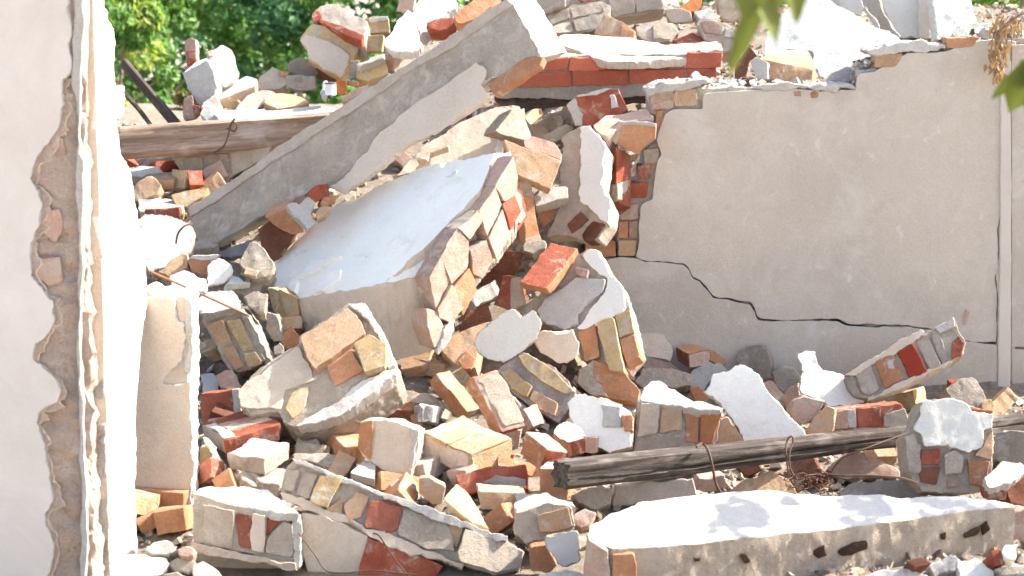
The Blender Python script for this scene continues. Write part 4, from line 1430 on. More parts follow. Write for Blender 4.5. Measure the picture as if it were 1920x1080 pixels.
P('broken_brick', 'yellow stone block beside the stub wall end', BR, 'y', [(374, 838), (392, 834), (420, 884), (410, 896), (376, 892)], n='F', thick=.1, off=-.02)
P('broken_brick', 'small yellow brick end just above the white topped foreground piece', BR, 'y', [(376, 900), (414, 898), (412, 914), (378, 916)], n='F', thick=.1, off=-.02)
P('plaster_shard', 'grey plaster wedge below the diagonal wall piece', PS, 'x', [(553, 808), (566, 792), (592, 784), (610, 786), (632, 812), (604, 824), (584, 816), (566, 822)], n='FU', thick=.05, off=-.06, side='m')
P('plaster_shard', 'curved grey plaster tongue standing under the plaster wedge', PS, 'v', [(556, 822), (572, 812), (590, 808), (594, 824), (612, 846), (560, 848)], n='F', thick=.05, off=-.06)
P('broken_brick', 'rough yellow brown stone right of the plaster wedge', BR, 'y', [(628, 806), (638, 784), (650, 772), (676, 786), (672, 812), (648, 842), (632, 830)], n='FL', thick=.1, off=-.03, dent=0.0075)
P('plaster_plate', 'flat blue grey slate slab behind the long brick strip', 'plaster plate', 'q', [(546, 850), (610, 848), (668, 856), (666, 874), (640, 884), (590, 868), (552, 862)], n='U', thick=.05, off=-.1)
P('masonry_chunk', 'square plaster faced block with a strip of orange brick at its edge', MC, 'b', [(672, 840), (676, 790), (700, 787), (744, 790), (786, 808), (782, 850), (770, 900), (730, 886), (690, 864)], n=(-.12, -.97, .15), thick=.16, off=-.12, inl=[
    ('brick', 'o', 'f', [(676, 792), (700, 788), (694, 862), (671, 842)], .014, .08), ('plaster', 'v', 'f', [(770, 803), (786, 808), (771, 900), (762, 897)], .014, .05)])
c = B('masonry_chunk', 'yellow chunk of two bricks with a plaster side next to the plaster faced block', MC, ('m', 'b', 'y'), (880, 855), (786, 810), (962, 822), (879, 896), d=(.12, .10, .0), off=-.10, inl=[('brick', 'y', 'ab', [(794, 810), (868, 780), (892, 808), (838, 832)], .010, .06), ('brick', 't', 'ab', [(842, 835), (897, 811), (956, 821), (884, 852)], .010, .06), ('brick', 'y', 'bc', [(882, 859), (960, 826), (957, 862), (884, 894)], .006, .06)])
P('masonry_chunk', 'yellow and grey mortar block above the plaster faced block', MC, 'y', [(674, 770), (698, 740), (720, 732), (800, 738), (822, 752), (826, 776), (800, 790), (760, 794), (690, 786)], n='FU', thick=.16, off=-.04, dent=0.0050, inl=[('mortar_crust', 'm', 'f', [(676, 766), (700, 738), (716, 736), (702, 786), (684, 782)], .01, .06), ('mortar_crust', 'm', 'f', [(706, 736), (800, 738), (820, 756), (740, 756)], .01, .06)])
P('broken_brick', 'tiny orange brick end between two yellow chunks', BR, 'o', [(768, 780), (790, 774), (794, 800), (774, 804)], n='F', thick=.06, off=-.06)
B('broken_brick', 'long light tan brick leaning down towards the middle', BR, ('t', 'o', 't'), (876, 772), (818, 700), (902, 766), (860, 788), d=(.06, .05, .03), off=-.06)

B('broken_brick', 'big tan brick with a dusty grey face tilted in the middle of the heap', BR, ('k', 'o', 'r'), (940, 811), (886, 706), (986, 798), (926, 822), d=(.05, .02, .04), off=-.18, inl=[('mortar_crust', 'm', 'ab', [(896, 712), (938, 701), (982, 788), (948, 800), (934, 780)], .005, .02)])
c = P('masonry_chunk', 'yellow brick pair bedded in grey mortar lying askew', MC, 'q', [(932, 694), (950, 680), (968, 660), (990, 662), (1044, 694), (1080, 736), (1066, 770), (1048, 792), (1010, 772), (958, 734)], n=(-.3, -.75, .6), thick=.14, off=-.08, inl=[
    ('brick', 'y', 'f', [(972, 666), (990, 664), (1040, 694), (1076, 732), (1062, 740), (1020, 718), (980, 684)], .02, .08), ('brick', 'y', 'f', [(938, 698), (954, 690), (998, 724), (988, 744), (958, 728)], .016, .08), ('brick', 't', 'f', [(1000, 730), (1046, 756), (1040, 780), (1012, 768), (992, 748)], .016, .08)])
P('mortar_lump', 'dark shadowed stone below the askew yellow brick pair', ML, 'q', [(958, 742), (1000, 772), (1024, 790), (1016, 806), (988, 796)], n='F', thick=.1, off=.04)
B('broken_brick', 'red orange brick standing on its corner left of the dark timber end', BR, ('k', 'o', 'r'), (1025, 843), (985, 808), (1066, 848), (1012, 884), d=(.06, .07, .02), off=-.16)

c = B('masonry_chunk', 'small red brick with a white plaster cap at the dark timber end', MC, ('v', 'r', 'o'), (1065, 830), (1098, 822), (1036, 811), (1070, 858), d=(.01, .07, .01), off=-.16)
P('plaster_shard', 'white lumpy plaster cap on the small red brick', PS, 'x', [(1036, 808), (1050, 794), (1066, 789), (1088, 802), (1099, 818), (1084, 822), (1066, 827), (1050, 818)], n=(0, -.5, .86), thick=.03, off=-.26)
P('broken_brick', 'dark red mottled brick lying flat below the corner standing one', BR, 'r', [(853, 892), (890, 882), (924, 874), (986, 870), (992, 918), (940, 916), (880, 926), (862, 912)], n=(0, -.9, .4), thick=.12, off=-.08, dent=.008, inl=[('mortar_crust', 'q', 'f', [(904, 904), (930, 890), (960, 894), (986, 898), (986, 914), (940, 914)], .006, .03)])
B('broken_brick', 'peach coloured brick below the dark red mottled one', BR, 't', (896, 920), (986, 926), (892, 906), (900, 954), d=(.01, .09, .0), off=-.12, inl=[('mortar_crust', 'v', 'ac', [(966, 924), (988, 926), (986, 950), (972, 956)], .01, .05)])
B('broken_brick', 'orange brick standing upright beside the cut end of the dark timber', BR, ('v', 'o', 'o'), (1012, 878), (1066, 880), (1026, 866), (1010, 936), d=(.01, .08, .01), off=-.1)
P('broken_brick', 'yellow brick stub behind the long brick strip', BR, 't', [(786, 896), (804, 894), (836, 912), (828, 944), (810, 946), (786, 924)], n='F', thick=.09, off=-.08)
B('broken_brick', 'white sided yellow brick lying against the long brick strip', BR, ('y', 'y', 'v'), (832, 926), (906, 986), (858, 905), (836, 944), d=(.0, .08, .02), off=-.2, outline=[(832, 936), (856, 906), (872, 918), (916, 990), (886, 980)])
P('wood_splinter', 'short dark board end under the peach coloured brick', 'board', 'wg', [(902, 958), (964, 962), (968, 986), (936, 986), (912, 972)], n='F', thick=.1, off=-.03)
P('mortar_lump', 'rough pale mortar lump behind the long brick strip', ML, 'v', [(728, 912), (742, 896), (756, 892), (782, 906), (786, 930), (764, 932)], n='FU', thick=.1, off=-.08, dent=0.0100)
B('broken_brick', 'bright white sided brick poking up behind the long brick strip', BR, ('v', 'v', 'y'), (702, 898), (658, 884), (724, 888), (704, 914), d=(.02, .06, .02), off=-.12, outline=[(702, 898), (656, 886), (682, 860), (704, 872)])
P('broken_brick', 'yellow brick side beside the bright white sided brick', BR, 'y', [(704, 872), (722, 882), (728, 904), (704, 900)], n='F', thick=.08, off=-.08)
c = P('masonry_chunk', 'rough white topped lump of mortar with a tan brick face', MC, 'm', [(962, 1000), (968, 960), (1000, 950), (1070, 946), (1078, 986), (1064, 1014), (1018, 1012), (984, 1020)], n=(0, -.97, .25), thick=.16, off=-.16, dent=0.0075, inl=[('brick', 't', 'f', [(1006, 966), (1064, 950), (1074, 988), (1012, 998)], .018, .08)])
P('plaster_shard', 'crumbly white crust on top of the tan faced mortar lump', PS, 'x', [(962, 944), (990, 930), (1022, 922), (1048, 934), (1074, 940), (1080, 950), (1030, 958), (1000, 974), (980, 966)], n=(0, -.5, .86), thick=.06, off=-.25, dent=0.0075)
P('plaster_shard', 'beige pointed plaster shard left of the front slab', PS, 'p', [(1020, 1004), (1050, 998), (1086, 996), (1088, 1050), (1060, 1068), (1044, 1056), (1034, 1036)], n=(-.1, -.97, .2), thick=.04, off=-.2, side='m')
P('broken_brick', 'orange brick beneath the beige pointed shard', BR, 'o', [(992, 1026), (1024, 1022), (1044, 1060), (1030, 1076), (996, 1070)], n='F', thick=.1, off=-.1)
P('mortar_lump', 'grey mortar stone right of the long brick strip end', ML, 'm', [(960, 992), (1000, 994), (1022, 1016), (1000, 1030), (978, 1020)], n='F', thick=.1, off=-.07)
P('broken_brick', 'white dusted brick edge lying under the front slab end', BR, 'v', [(1010, 1076), (1060, 1068), (1110, 1074), (1140, 1090), (1010, 1092)], n='U', thick=.08, off=-.2)

# the long strip of brick ends in the foreground
c = P('masonry_chunk', 'long diagonal strip of wall with a row of brick ends and thin plaster edges', MC, 'm', [(526, 922), (540, 872), (552, 862), (640, 894), (740, 942), (860, 986), (950, 1012), (982, 1034), (974, 1070), (930, 1078), (860, 1058), (780, 1030), (700, 1000), (600, 962)],
  n=(.0, -.93, .36), thick=.14, Y=6.42, dent=.004, inl=[
    ('plaster', 'v', 'f', [(548, 858), (560, 862), (660, 898), (780, 944), (900, 992), (950, 1004), (952, 1016), (890, 998), (770, 954), (650, 908), (552, 868)], .035, .08),
    ('plaster', 'b', 'f', [(524, 922), (540, 926), (610, 956), (700, 992), (790, 1028), (870, 1056), (866, 1066), (780, 1040), (690, 1004), (600, 966), (530, 934)], .022, .08),
    ('brick', 'm', 'f', [(538, 878), (562, 882), (550, 922), (532, 918)], .018, .06), ('brick', 'y', 'f', [(600, 890), (642, 896), (614, 952), (582, 942)], .03, .06),
    ('brick', 'm', 'f', [(566, 884), (596, 890), (578, 938), (556, 926)], .01, .06), ('brick', 't', 'f', [(606, 958), (640, 932), (642, 966), (630, 972)], .022, .06),
    ('brick', 't', 'f', [(644, 946), (668, 922), (694, 930), (676, 970), (652, 976)], .024, .06), ('brick', 'r', 'f', [(694, 938), (754, 948), (748, 990), (736, 998), (682, 988)], .032, .06),
    ('brick', 'm', 'f', [(756, 952), (838, 980), (852, 1034), (800, 1030), (744, 1000)], .02, .06), ('brick', 't', 'f', [(840, 980), (868, 988), (856, 1032), (846, 1012)], .024, .06),
    ('brick', 'm', 'f', [(872, 992), (950, 1018), (980, 1036), (972, 1066), (930, 1074), (862, 1052), (858, 1034)], .026, .06), ('brick', 'r', 'f', [(722, 930), (764, 944), (756, 946), (716, 938)], .03, .05)])
P('masonry_chunk', 'beige plaster face of a wall piece under the long brick strip', MC, 'b', [(560, 962), (610, 968), (690, 1006), (686, 1030), (670, 1084), (590, 1090), (566, 1040)], n=(-.1, -.98, .1), thick=.16, Y=6.40)
P('broken_brick', 'broad dark red brick face at the bottom under the long brick strip', BR, 'r', [(690, 1008), (760, 1030), (830, 1062), (812, 1090), (668, 1090), (680, 1040)], n=(-.05, -.97, .2), thick=.14, Y=6.37, dent=.004)
P('mortar_lump', 'beige mortar ledge at the bottom right of the broad dark red brick', ML, 'm', [(832, 1060), (900, 1062), (932, 1076), (926, 1092), (820, 1092)], n='F', thick=.12, Y=6.48)

# white topped piece lower left
c = P('masonry_chunk', 'white topped wall piece with hollowed brick ends in the front by the stub wall', MC, 'm', [(362, 924), (400, 936), (460, 950), (530, 962), (558, 966), (552, 1000), (556, 1068), (500, 1054), (430, 1032), (362, 1016)], n=(0, -.98, .2), thick=.22, Y=6.34, dent=.004, inl=[
    ('brick', 'c', 'f', [(380, 946), (438, 958), (434, 1030), (384, 1016)], .016, .06), ('brick', 'r', 'f', [(441, 962), (474, 968), (470, 1030), (446, 1022)], .012, .06),
    ('mortar', 'b', 'f', [(476, 962), (498, 966), (494, 1036), (472, 1032)], .018, .06), ('brick', 'r', 'f', [(499, 967), (530, 972), (516, 988), (500, 1008)], .010, .05),
    ('brick', 'q', 'f', [(502, 1010), (532, 978), (548, 984), (550, 1044), (498, 1038)], .018, .06), ('mortar', 'm', 'f', [(364, 1018), (440, 1034), (554, 1056), (556, 1070), (480, 1056), (364, 1032)], .03, .06),
    ('plaster', 'v', 'f', [(550, 964), (560, 966), (562, 1066), (552, 1066)], .018, .1)])
P('plaster_plate', 'bright white plaster top of the foreground wall piece by the stub wall', 'plaster plate', 'x', [(362, 920), (376, 914), (470, 914), (510, 922), (536, 940), (532, 948), (560, 962), (530, 962), (460, 952), (400, 938)], n=(0, -.25, .97), thick=.03, Y=6.40, side='v', rag=.003)
P('mortar_lump', 'beige plaster slab at the bottom edge under the white topped piece', ML, 'b', [(360, 1034), (440, 1044), (560, 1076), (592, 1056), (596, 1092), (360, 1092)], n='F', thick=.15, Y=6.42)
P('plaster_plate', 'white broken plaster plate on the ground at the foot of the reveal', 'plaster plate', 'x', [(218, 1046), (224, 1036), (312, 1046), (316, 1056), (290, 1076), (230, 1092), (218, 1080)], n=(.1, -.4, .9), thick=.04, Y=6.2)
for i, (pts, m, lb) in enumerate((([(272, 1032), (290, 1016), (312, 1012), (330, 1022), (320, 1040), (284, 1040)], 'v', 'pale stone nearest the foot of the stub wall'),
                        ([(316, 1054), (332, 1046), (362, 1052), (372, 1066), (352, 1076), (322, 1070)], 'm', 'mortar stone between the ground plate and the white topped piece'),
                        ([(332, 1030), (352, 1022), (364, 1030), (360, 1044), (338, 1042)], 'k', 'small pinkish stone at the corner of the white topped piece'),
                        ([(360, 1060), (380, 1052), (404, 1066), (420, 1090), (362, 1090)], 'v', 'white rounded stone cut by the bottom edge beside the ground plate'),
                        ([(300, 1076), (330, 1070), (356, 1080), (350, 1094), (300, 1094)], 'q', 'grey stone at the bottom edge next to the ground plate'))):
    P('stone', lb, 'stone', m, pts, n='FU', thick=.16, Y=6.28 - .02 * i, dent=0.0075)

# ================================================================== right part, before the cracked wall
P('masonry_chunk', 'grey topped brick block at the foot of the cracked wall by the rounded piece', MC, 'b', [(1192, 632), (1206, 624), (1240, 622), (1262, 656), (1256, 678), (1214, 668)], n='FU', thick=.14, off=-.1)
P('broken_brick', 'orange brick bottom under the grey topped block', BR, 'k', [(1192, 660), (1216, 668), (1256, 680), (1276, 696), (1220, 694), (1200, 684)], n='F', thick=.12, off=-.1)
B('broken_brick', 'long orange brick lying at the foot of the cracked wall', BR, ('o', 'd', 'k'), (1292, 664), (1266, 650), (1330, 658), (1294, 690), d=(.04, .05, 0), off=-.1)
P('broken_brick', 'orange brick side stretching along the wall foot', BR, 'o', [(1284, 634), (1312, 640), (1362, 676), (1356, 688), (1322, 670), (1290, 654)], n='FU', thick=.1, off=-.08)
P('mortar_lump', 'blue grey plaster stone standing at the wall foot', ML, 'q', [(1378, 672), (1388, 656), (1410, 648), (1438, 646), (1446, 680), (1450, 712), (1410, 706), (1390, 690)], n='FL', thick=.1, off=-.1, side='q')
P('mortar_lump', 'hollow grey stone between the blue grey one and the white cracked shard', ML, 'q', [(1450, 700), (1466, 688), (1492, 690), (1504, 710), (1496, 742), (1470, 740), (1454, 722)], n='F', thick=.1, off=-.04, dent=0.0100)
P('broken_brick', 'purplish brick below the hollow grey stone', BR, 'k', [(1466, 746), (1478, 728), (1496, 718), (1500, 748), (1476, 766)], n='FL', thick=.08, off=-.06)
P('broken_brick', 'long pinkish brick slanting behind the large white plate', BR, 'k', [(1428, 718), (1446, 712), (1478, 748), (1470, 768), (1450, 748)], n='FU', thick=.08, off=-.02)
P('broken_brick', 'large broken orange brick below the rounded wall piece', BR, 'o', [(1080, 716), (1086, 692), (1112, 674), (1136, 680), (1162, 692), (1200, 732), (1196, 758), (1150, 748), (1110, 742)], n=(-.1, -.9, .35), thick=.12, off=-.1, dent=0.0060, inl=[('mortar_crust', 'm', 'f', [(1082, 716), (1088, 694), (1112, 676), (1116, 712), (1140, 744), (1108, 740)], .008, .05)])
P('plaster_plate', 'light tan slab lying behind the white topped brick block', 'plaster plate', 'm', [(1190, 716), (1204, 690), (1260, 690), (1302, 702), (1296, 724), (1262, 728), (1206, 728)], n='FU', thick=.08, off=-.06)
pl = P('plaster_plate', 'large flat white plaster plate propped up in front of the cracked wall', 'plaster plate', 'w', [(1318, 736), (1332, 712), (1336, 702), (1362, 698), (1386, 683), (1405, 690), (1422, 702), (1434, 726), (1456, 752), (1480, 782), (1510, 812), (1500, 826), (1400, 836), (1384, 806), (1362, 772), (1340, 750)], n=(-.22, -.92, .34), thick=.05, off=-.14, side='v', rag=.005)
P('mortar_lump', 'rough pale mortar rim behind the large propped plate', ML, 'v', [(1286, 720), (1296, 694), (1324, 676), (1346, 680), (1366, 696), (1336, 706), (1318, 736), (1300, 736)], n='FU', thick=.08, off=-.06, dent=0.0060)
P('broken_brick', 'small bright orange brick showing through beside the large propped plate', BR, 'o', [(1294, 730), (1312, 726), (1330, 744), (1322, 757), (1300, 750)], n='F', thick=.08, off=-.14)
P('broken_brick', 'tan brick below the corner of the large propped plate', BR, 't', [(1344, 830), (1352, 786), (1364, 780), (1402, 834), (1380, 838)], n='F', thick=.1, off=-.12)
gritty('oo', 'bright_orange_brick', (.56, .20, .07), (.5, .38, .28), .66, .3)
c = P('masonry_chunk', 'white topped block of four brick ends standing behind the dark timber', MC, 'm', [(1184, 850), (1192, 800), (1199, 752), (1240, 754), (1284, 762), (1314, 766), (1356, 768), (1346, 806), (1336, 836), (1280, 842)], n=(.02, -.97, .22), thick=.16, off=-.2, dent=.006, inl=[
    ('brick', 't', 'f', [(1242, 757), (1279, 760), (1278, 806), (1236, 812)], .014, .06), ('brick', 'm', 'f', [(1202, 756), (1238, 757), (1233, 812), (1194, 820)], .012, .06),
    ('brick', 'o', 'f', [(1283, 764), (1311, 768), (1309, 830), (1286, 828)], .016, .06), ('brick', 'oo', 'f', [(1314, 768), (1355, 769), (1337, 832), (1312, 830)], .02, .06)])
P('plaster_shard', 'lumpy white plaster crust capping the block of four brick ends', PS, 'x', [(1198, 752), (1206, 728), (1222, 714), (1242, 716), (1266, 730), (1294, 748), (1330, 756), (1357, 764), (1352, 770), (1314, 768), (1284, 764), (1240, 758)], n=(0, -.6, .8), thick=.06, Y=c.y + .02, dent=0.0060)
P('masonry_chunk', 'white plaster chunk with a sunken brick left of the block of four brick ends', MC, 'w', [(1062, 756), (1072, 744), (1086, 737), (1132, 746), (1182, 770), (1184, 800), (1182, 838), (1142, 850), (1102, 826), (1070, 790)], n=(-.15, -.93, .35), thick=.14, off=-.14, side='m', dent=0.0060, inl=[
    ('brick', 'o', 'f', [(1164, 779), (1187, 777), (1187, 808), (1170, 808)], .02, .05), ('mortar_crust', 'v', 'f', [(1126, 756), (1164, 764), (1164, 800), (1130, 800)], .016, .04)])
P('plaster_shard', 'small heap of pale plaster flakes above the white plaster chunk', PS, 'x', [(1160, 766), (1176, 752), (1194, 756), (1200, 774), (1176, 772)], n='U', thick=.04, off=-.15)
P('plaster_shard', 'irregular white plaster shard with a hairline crack resting against the leaning brick piece', PS, 'w', [(1494, 664), (1510, 657), (1528, 660), (1533, 677), (1543, 693), (1563, 697), (1583, 705), (1588, 731), (1627, 733), (1634, 743), (1620, 757), (1588, 763), (1550, 761), (1533, 748), (1503, 738), (1500, 721), (1507, 698)], n=(0, -.87, .48), thick=.04, off=-.22, side='v', rag=.004)
gritty('rr', 'clean_red_brick', (.36, .055, .03), (.42, .12, .08), .7, .18, pits=.25)
c = P('masonry_chunk', 'wall piece of brick ends leaning up against the cracked wall', MC, 'm', [(1584, 705), (1600, 700), (1660, 668), (1730, 628), (1756, 612), (1788, 594), (1794, 612), (1810, 644), (1806, 664), (1776, 680), (1700, 720), (1634, 752), (1604, 744), (1592, 730)], n=(-.12, -.92, .36), thick=.2, Y=8.25, inl=[
    ('plaster', 'b', 'f', [(1583, 704), (1640, 668), (1728, 616), (1734, 624), (1664, 668), (1602, 704)], .02, .12), ('plaster', 'b', 'f', [(1626, 752), (1632, 744), (1700, 712), (1778, 676), (1790, 674), (1776, 684), (1700, 724)], .02, .12),
    ('mortar', 'q', 'f', [(1584, 706), (1600, 703), (1614, 738), (1602, 744), (1590, 730)], .01, .06), ('brick', 'm', 'f', [(1604, 702), (1634, 682), (1650, 728), (1632, 740), (1616, 736)], .012, .06),
    ('brick', 'o', 'f', [(1640, 678), (1672, 662), (1696, 710), (1660, 728)], .016, .06), ('mortar_crust', 'v', 'f', [(1662, 676), (1674, 674), (1682, 700), (1668, 700)], .022, .02), ('brick', 'rr', 'f', [(1682, 660), (1711, 644), (1738, 696), (1708, 712)], .022, .06),
    ('brick', 'm', 'f', [(1718, 642), (1742, 630), (1764, 684), (1744, 692)], .016, .06), ('brick', 'q', 'f', [(1746, 628), (1756, 616), (1777, 676), (1767, 682)], .016, .06), ('brick', 'r', 'f', [(1786, 642), (1798, 630), (1808, 644), (1803, 666), (1785, 672)], .02, .06),
    ('mortar', 'v', 'f', [(1754, 614), (1788, 594), (1791, 612), (1762, 626)], .02, .06)])
P('stone', 'pink white rough stone before the cracked plaster shard', 'stone', 'k', [(1478, 770), (1490, 754), (1508, 742), (1548, 752), (1532, 776), (1508, 800), (1490, 790)], n='F', thick=.12, off=-.24, dent=0.0100)
P('broken_brick', 'brown brick body right of the pink white rough stone', BR, 't', [(1506, 812), (1524, 786), (1548, 760), (1566, 766), (1562, 808), (1530, 816)], n='FL', thick=.1, off=-.16)
c = P('masonry_chunk', 'red brick row with dusty mortar lying just above the dark timber', MC, 'r', [(1560, 770), (1600, 764), (1690, 757), (1694, 768), (1708, 794), (1690, 804), (1640, 802), (1562, 812)], n='F', thick=.14, off=-.16, inl=[
    ('brick', 'k', 'f', [(1564, 772), (1588, 768), (1590, 804), (1564, 806)], .012, .06), ('mortar', 'v', 'f', [(1590, 768), (1604, 767), (1606, 802), (1592, 803)], .012, .06), ('brick', 'r', 'f', [(1607, 766), (1652, 762), (1652, 798), (1608, 801)], .016, .06),
    ('brick', 'm', 'f', [(1657, 778), (1697, 766), (1708, 793), (1690, 802), (1657, 800)], .024, .06), ('mortar', 'k', 'f', [(1562, 806), (1650, 800), (1652, 806), (1562, 812)], .01, .06)])
P('mortar_lump', 'bluish grey mortar lump at the foot of the corner trim', ML, 'q', [(1770, 728), (1792, 712), (1826, 712), (1848, 744), (1842, 770), (1790, 764)], n='FU', thick=.14, off=-.12, dent=0.0125)
P('broken_brick', 'small red scrap on the bluish grey mortar lump', BR, 'r', [(1776, 712), (1794, 708), (1800, 716), (1784, 720)], n='U', thick=.04, off=-.25)
P('stone', 'yellowish stone by the corner trim foot', 'stone', 'y', [(1840, 752), (1856, 748), (1868, 762), (1860, 776), (1842, 770)], n='FU', thick=.06, off=-.1)
c = P('masonry_chunk', 'tall white plastered chunk with brick ends below standing across the dark timber', MC, 'm', [(1697, 818), (1714, 792), (1728, 752), (1784, 746), (1818, 760), (1862, 778), (1862, 862), (1858, 918), (1800, 926), (1730, 922), (1704, 884)], n=(0, -.93, .3), thick=.2, Y=6.98, dent=.008, inl=[
    ('plaster', 'w', 'f', [(1730, 750), (1752, 752), (1784, 746), (1818, 760), (1823, 772), (1862, 778), (1861, 800), (1844, 810), (1842, 838), (1817, 849), (1794, 840), (1734, 838), (1727, 814), (1714, 806), (1726, 780)], .03, .06),
    ('mortar', 'q', 'f', [(1697, 820), (1714, 812), (1728, 840), (1726, 888), (1704, 884)], .02, .06), ('brick', 'r', 'f', [(1729, 842), (1764, 841), (1762, 872), (1727, 871)], .02, .06), ('brick', 'd', 'f', [(1722, 876), (1763, 875), (1757, 910), (1726, 904)], .014, .06),
    ('brick', 'm', 'f', [(1771, 852), (1790, 844), (1808, 856), (1802, 888), (1774, 890)], .018, .06), ('brick', 'k', 'f', [(1777, 898), (1801, 898), (1801, 912), (1778, 912)], .012, .06),
    ('brick', 'o', 'f', [(1814, 862), (1856, 864), (1850, 912), (1818, 908)], .02, .06), ('brick', 't', 'f', [(1828, 854), (1844, 836), (1862, 806), (1860, 862)], .026, .06),
    ('brick', 'r', 'f', [(1824, 766), (1863, 770), (1862, 776), (1824, 772)], .024, .06)])
P('mortar_lump', 'grey purple stone right of the tall white plastered chunk', ML, 'q', [(1862, 822), (1880, 808), (1930, 812), (1930, 872), (1880, 874), (1864, 860)], n='FL', thick=.14, off=-.1)
P('broken_brick', 'red brick under a white cap at the picture edge beside the tall chunk', BR, 'r', [(1846, 916), (1888, 906), (1884, 938), (1850, 938)], n='F', thick=.1, Y=6.78)
P('broken_brick', 'dark red brick side at the picture edge beside the white cap', BR, 'd', [(1886, 916), (1904, 892), (1930, 874), (1930, 950), (1896, 944)], n='FR', thick=.1, Y=6.80)
P('plaster_shard', 'rounded white plaster cap on the red brick at the picture edge', PS, 'x', [(1844, 896), (1862, 880), (1884, 865), (1916, 868), (1924, 880), (1892, 906), (1854, 916)], n=(0, -.6, .8), thick=.04, Y=6.74, side='v')
P('stone', 'pointed tan rock behind the front slab and under the dark timber', 'stone', 'k', [(1550, 882), (1566, 863), (1603, 845), (1640, 863), (1688, 882), (1690, 896), (1574, 896)], n='FU', thick=.14, off=-.1, dent=0.0100)
P('plaster_plate', 'flat grey plate lying behind the front slab by the tall chunk', 'plaster plate', 'q', [(1572, 922), (1598, 905), (1728, 902), (1742, 936), (1660, 936), (1576, 936)], n='FU', thick=.06, off=-.1)
P('stone', 'tan flat stone rising behind the middle of the front slab', 'stone', 't', [(1362, 922), (1400, 898), (1440, 885), (1476, 898), (1494, 928), (1420, 926)], n='FU', thick=.1, off=-.1, dent=0.0075)
P('stone', 'long beige stone under the dark timber end', 'stone', 'm', [(1148, 952), (1154, 908), (1210, 902), (1300, 898), (1310, 930), (1230, 944)], n='F', thick=.14, off=-.02, dent=0.0060)
P('stone', 'reddish shaded stone under the wire bound part of the timber', 'stone', 'k', [(1296, 920), (1310, 896), (1360, 890), (1370, 912), (1340, 924)], n='F', thick=.12, off=-.02, dent=0.0060)
P('stone', 'light stone with a white crust below the dark timber end', 'stone', 'm', [(1070, 926), (1100, 918), (1150, 916), (1146, 944), (1118, 956), (1086, 944)], n='FU', thick=.1, off=-.05, dent=0.0060)
P('mortar_lump', 'pink mortar lump hard against the pointed end of the front slab', ML, 'k', [(1074, 966), (1098, 954), (1120, 962), (1106, 984), (1090, 990), (1078, 984)], n='FU', thick=.08, off=-.15, dent=0.0075)
P('mortar_lump', 'rounded pinkish stone at the far end of the front slab', ML, 'k', [(1896, 1010), (1900, 962), (1930, 952), (1930, 1016)], n='F', thick=.12, Y=6.5)
# crumble in the lower right corner
for i, (pts, m, lb, ct) in enumerate((([(1740, 1062), (1780, 1040), (1800, 1046), (1790, 1070), (1750, 1084)], 'v', 'whitish shard lowest at the front slab end', PS), ([(1796, 1052), (1830, 1046), (1862, 1074), (1866, 1092), (1800, 1092)], 'w', 'grey white plaster shard in the bottom corner', PS),
        ([(1858, 1034), (1876, 1028), (1884, 1056), (1866, 1062)], 'r', 'small red brick scrap in the bottom corner', BR), ([(1880, 1024), (1908, 1020), (1904, 1050), (1886, 1052)], 'w', 'small white scrap beside the red one in the bottom corner', PS),
        ([(1868, 1064), (1930, 1054), (1930, 1074), (1880, 1078)], 'm', 'mortar bit in the bottom corner above the green stone', ML), ([(1878, 1078), (1930, 1074), (1930, 1092), (1872, 1092)], 'gn', 'dull green glazed fragment in the bottom corner', 'tile'),
        ([(1620, 1078), (1660, 1066), (1720, 1070), (1750, 1088), (1620, 1092)], 'v', 'crumbly white edge under the front slab', ML), ([(1480, 1084), (1560, 1074), (1610, 1078), (1616, 1094), (1480, 1094)], 'k', 'pinkish crumbly edge under the middle of the front slab', ML),
        ([(1700, 1052), (1728, 1044), (1748, 1056), (1716, 1066)], 'd', 'dark brick scrap under the front slab end', BR))):
    if m == 'gn':
        gritty('gn', 'dull_green_tile', (.16, .24, .21), None, .6, .25, pits=.3)
    P('stone' if ct == ML else ('plaster_shard' if ct == PS else ('broken_brick' if ct == BR else 'tile_fragment')), lb, ct, m, pts, n='FU', thick=.12, Y=6.02 - .012 * i, dent=.006)

# ================================================================== crest of the heap, far pieces
P('masonry_chunk', 'topmost grey brick layer with a red underside against the trees', MC, 'q', [(585, 26), (600, 11), (622, 6), (650, 20), (690, 42), (680, 76), (640, 58), (600, 40), (586, 42)], n=(-.1, -.7, .7), thick=.16, Y=9.75, inl=[
    ('brick', 'r', 'f', [(584, 28), (596, 14), (604, 34), (600, 40), (586, 41)], .012, .06), ('brick', 'r', 'f', [(598, 34), (640, 48), (682, 66), (678, 77), (638, 60), (600, 42)], .014, .06)])
c = P('masonry_chunk', 'tan masonry lump tilted under the topmost grey brick layer', MC, 'y', [(562, 74), (574, 54), (586, 43), (637, 58), (676, 78), (668, 100), (656, 118), (640, 147), (606, 130), (577, 112), (575, 90)], n=(-.05, -.95, .3), thick=.2, Y=9.7, inl=[
    ('plaster', 'b', 'f', [(563, 76), (574, 64), (610, 76), (656, 104), (640, 146), (606, 130), (578, 112), (575, 92)], .014, .06)])
P('broken_brick', 'upper pale yellow brick right of the tan masonry lump', BR, 'y', [(688, 34), (700, 30), (727, 30), (731, 60), (700, 63), (686, 62)], n='F', thick=.14, Y=9.8, inl=[('mortar_crust', 'v', 'f', [(690, 33), (727, 30), (728, 38), (694, 42)], .01, .04)])
P('broken_brick', 'lower pale yellow brick right of the tan masonry lump', BR, 'y', [(684, 66), (720, 66), (716, 96), (676, 98)], n='F', thick=.14, Y=9.72)
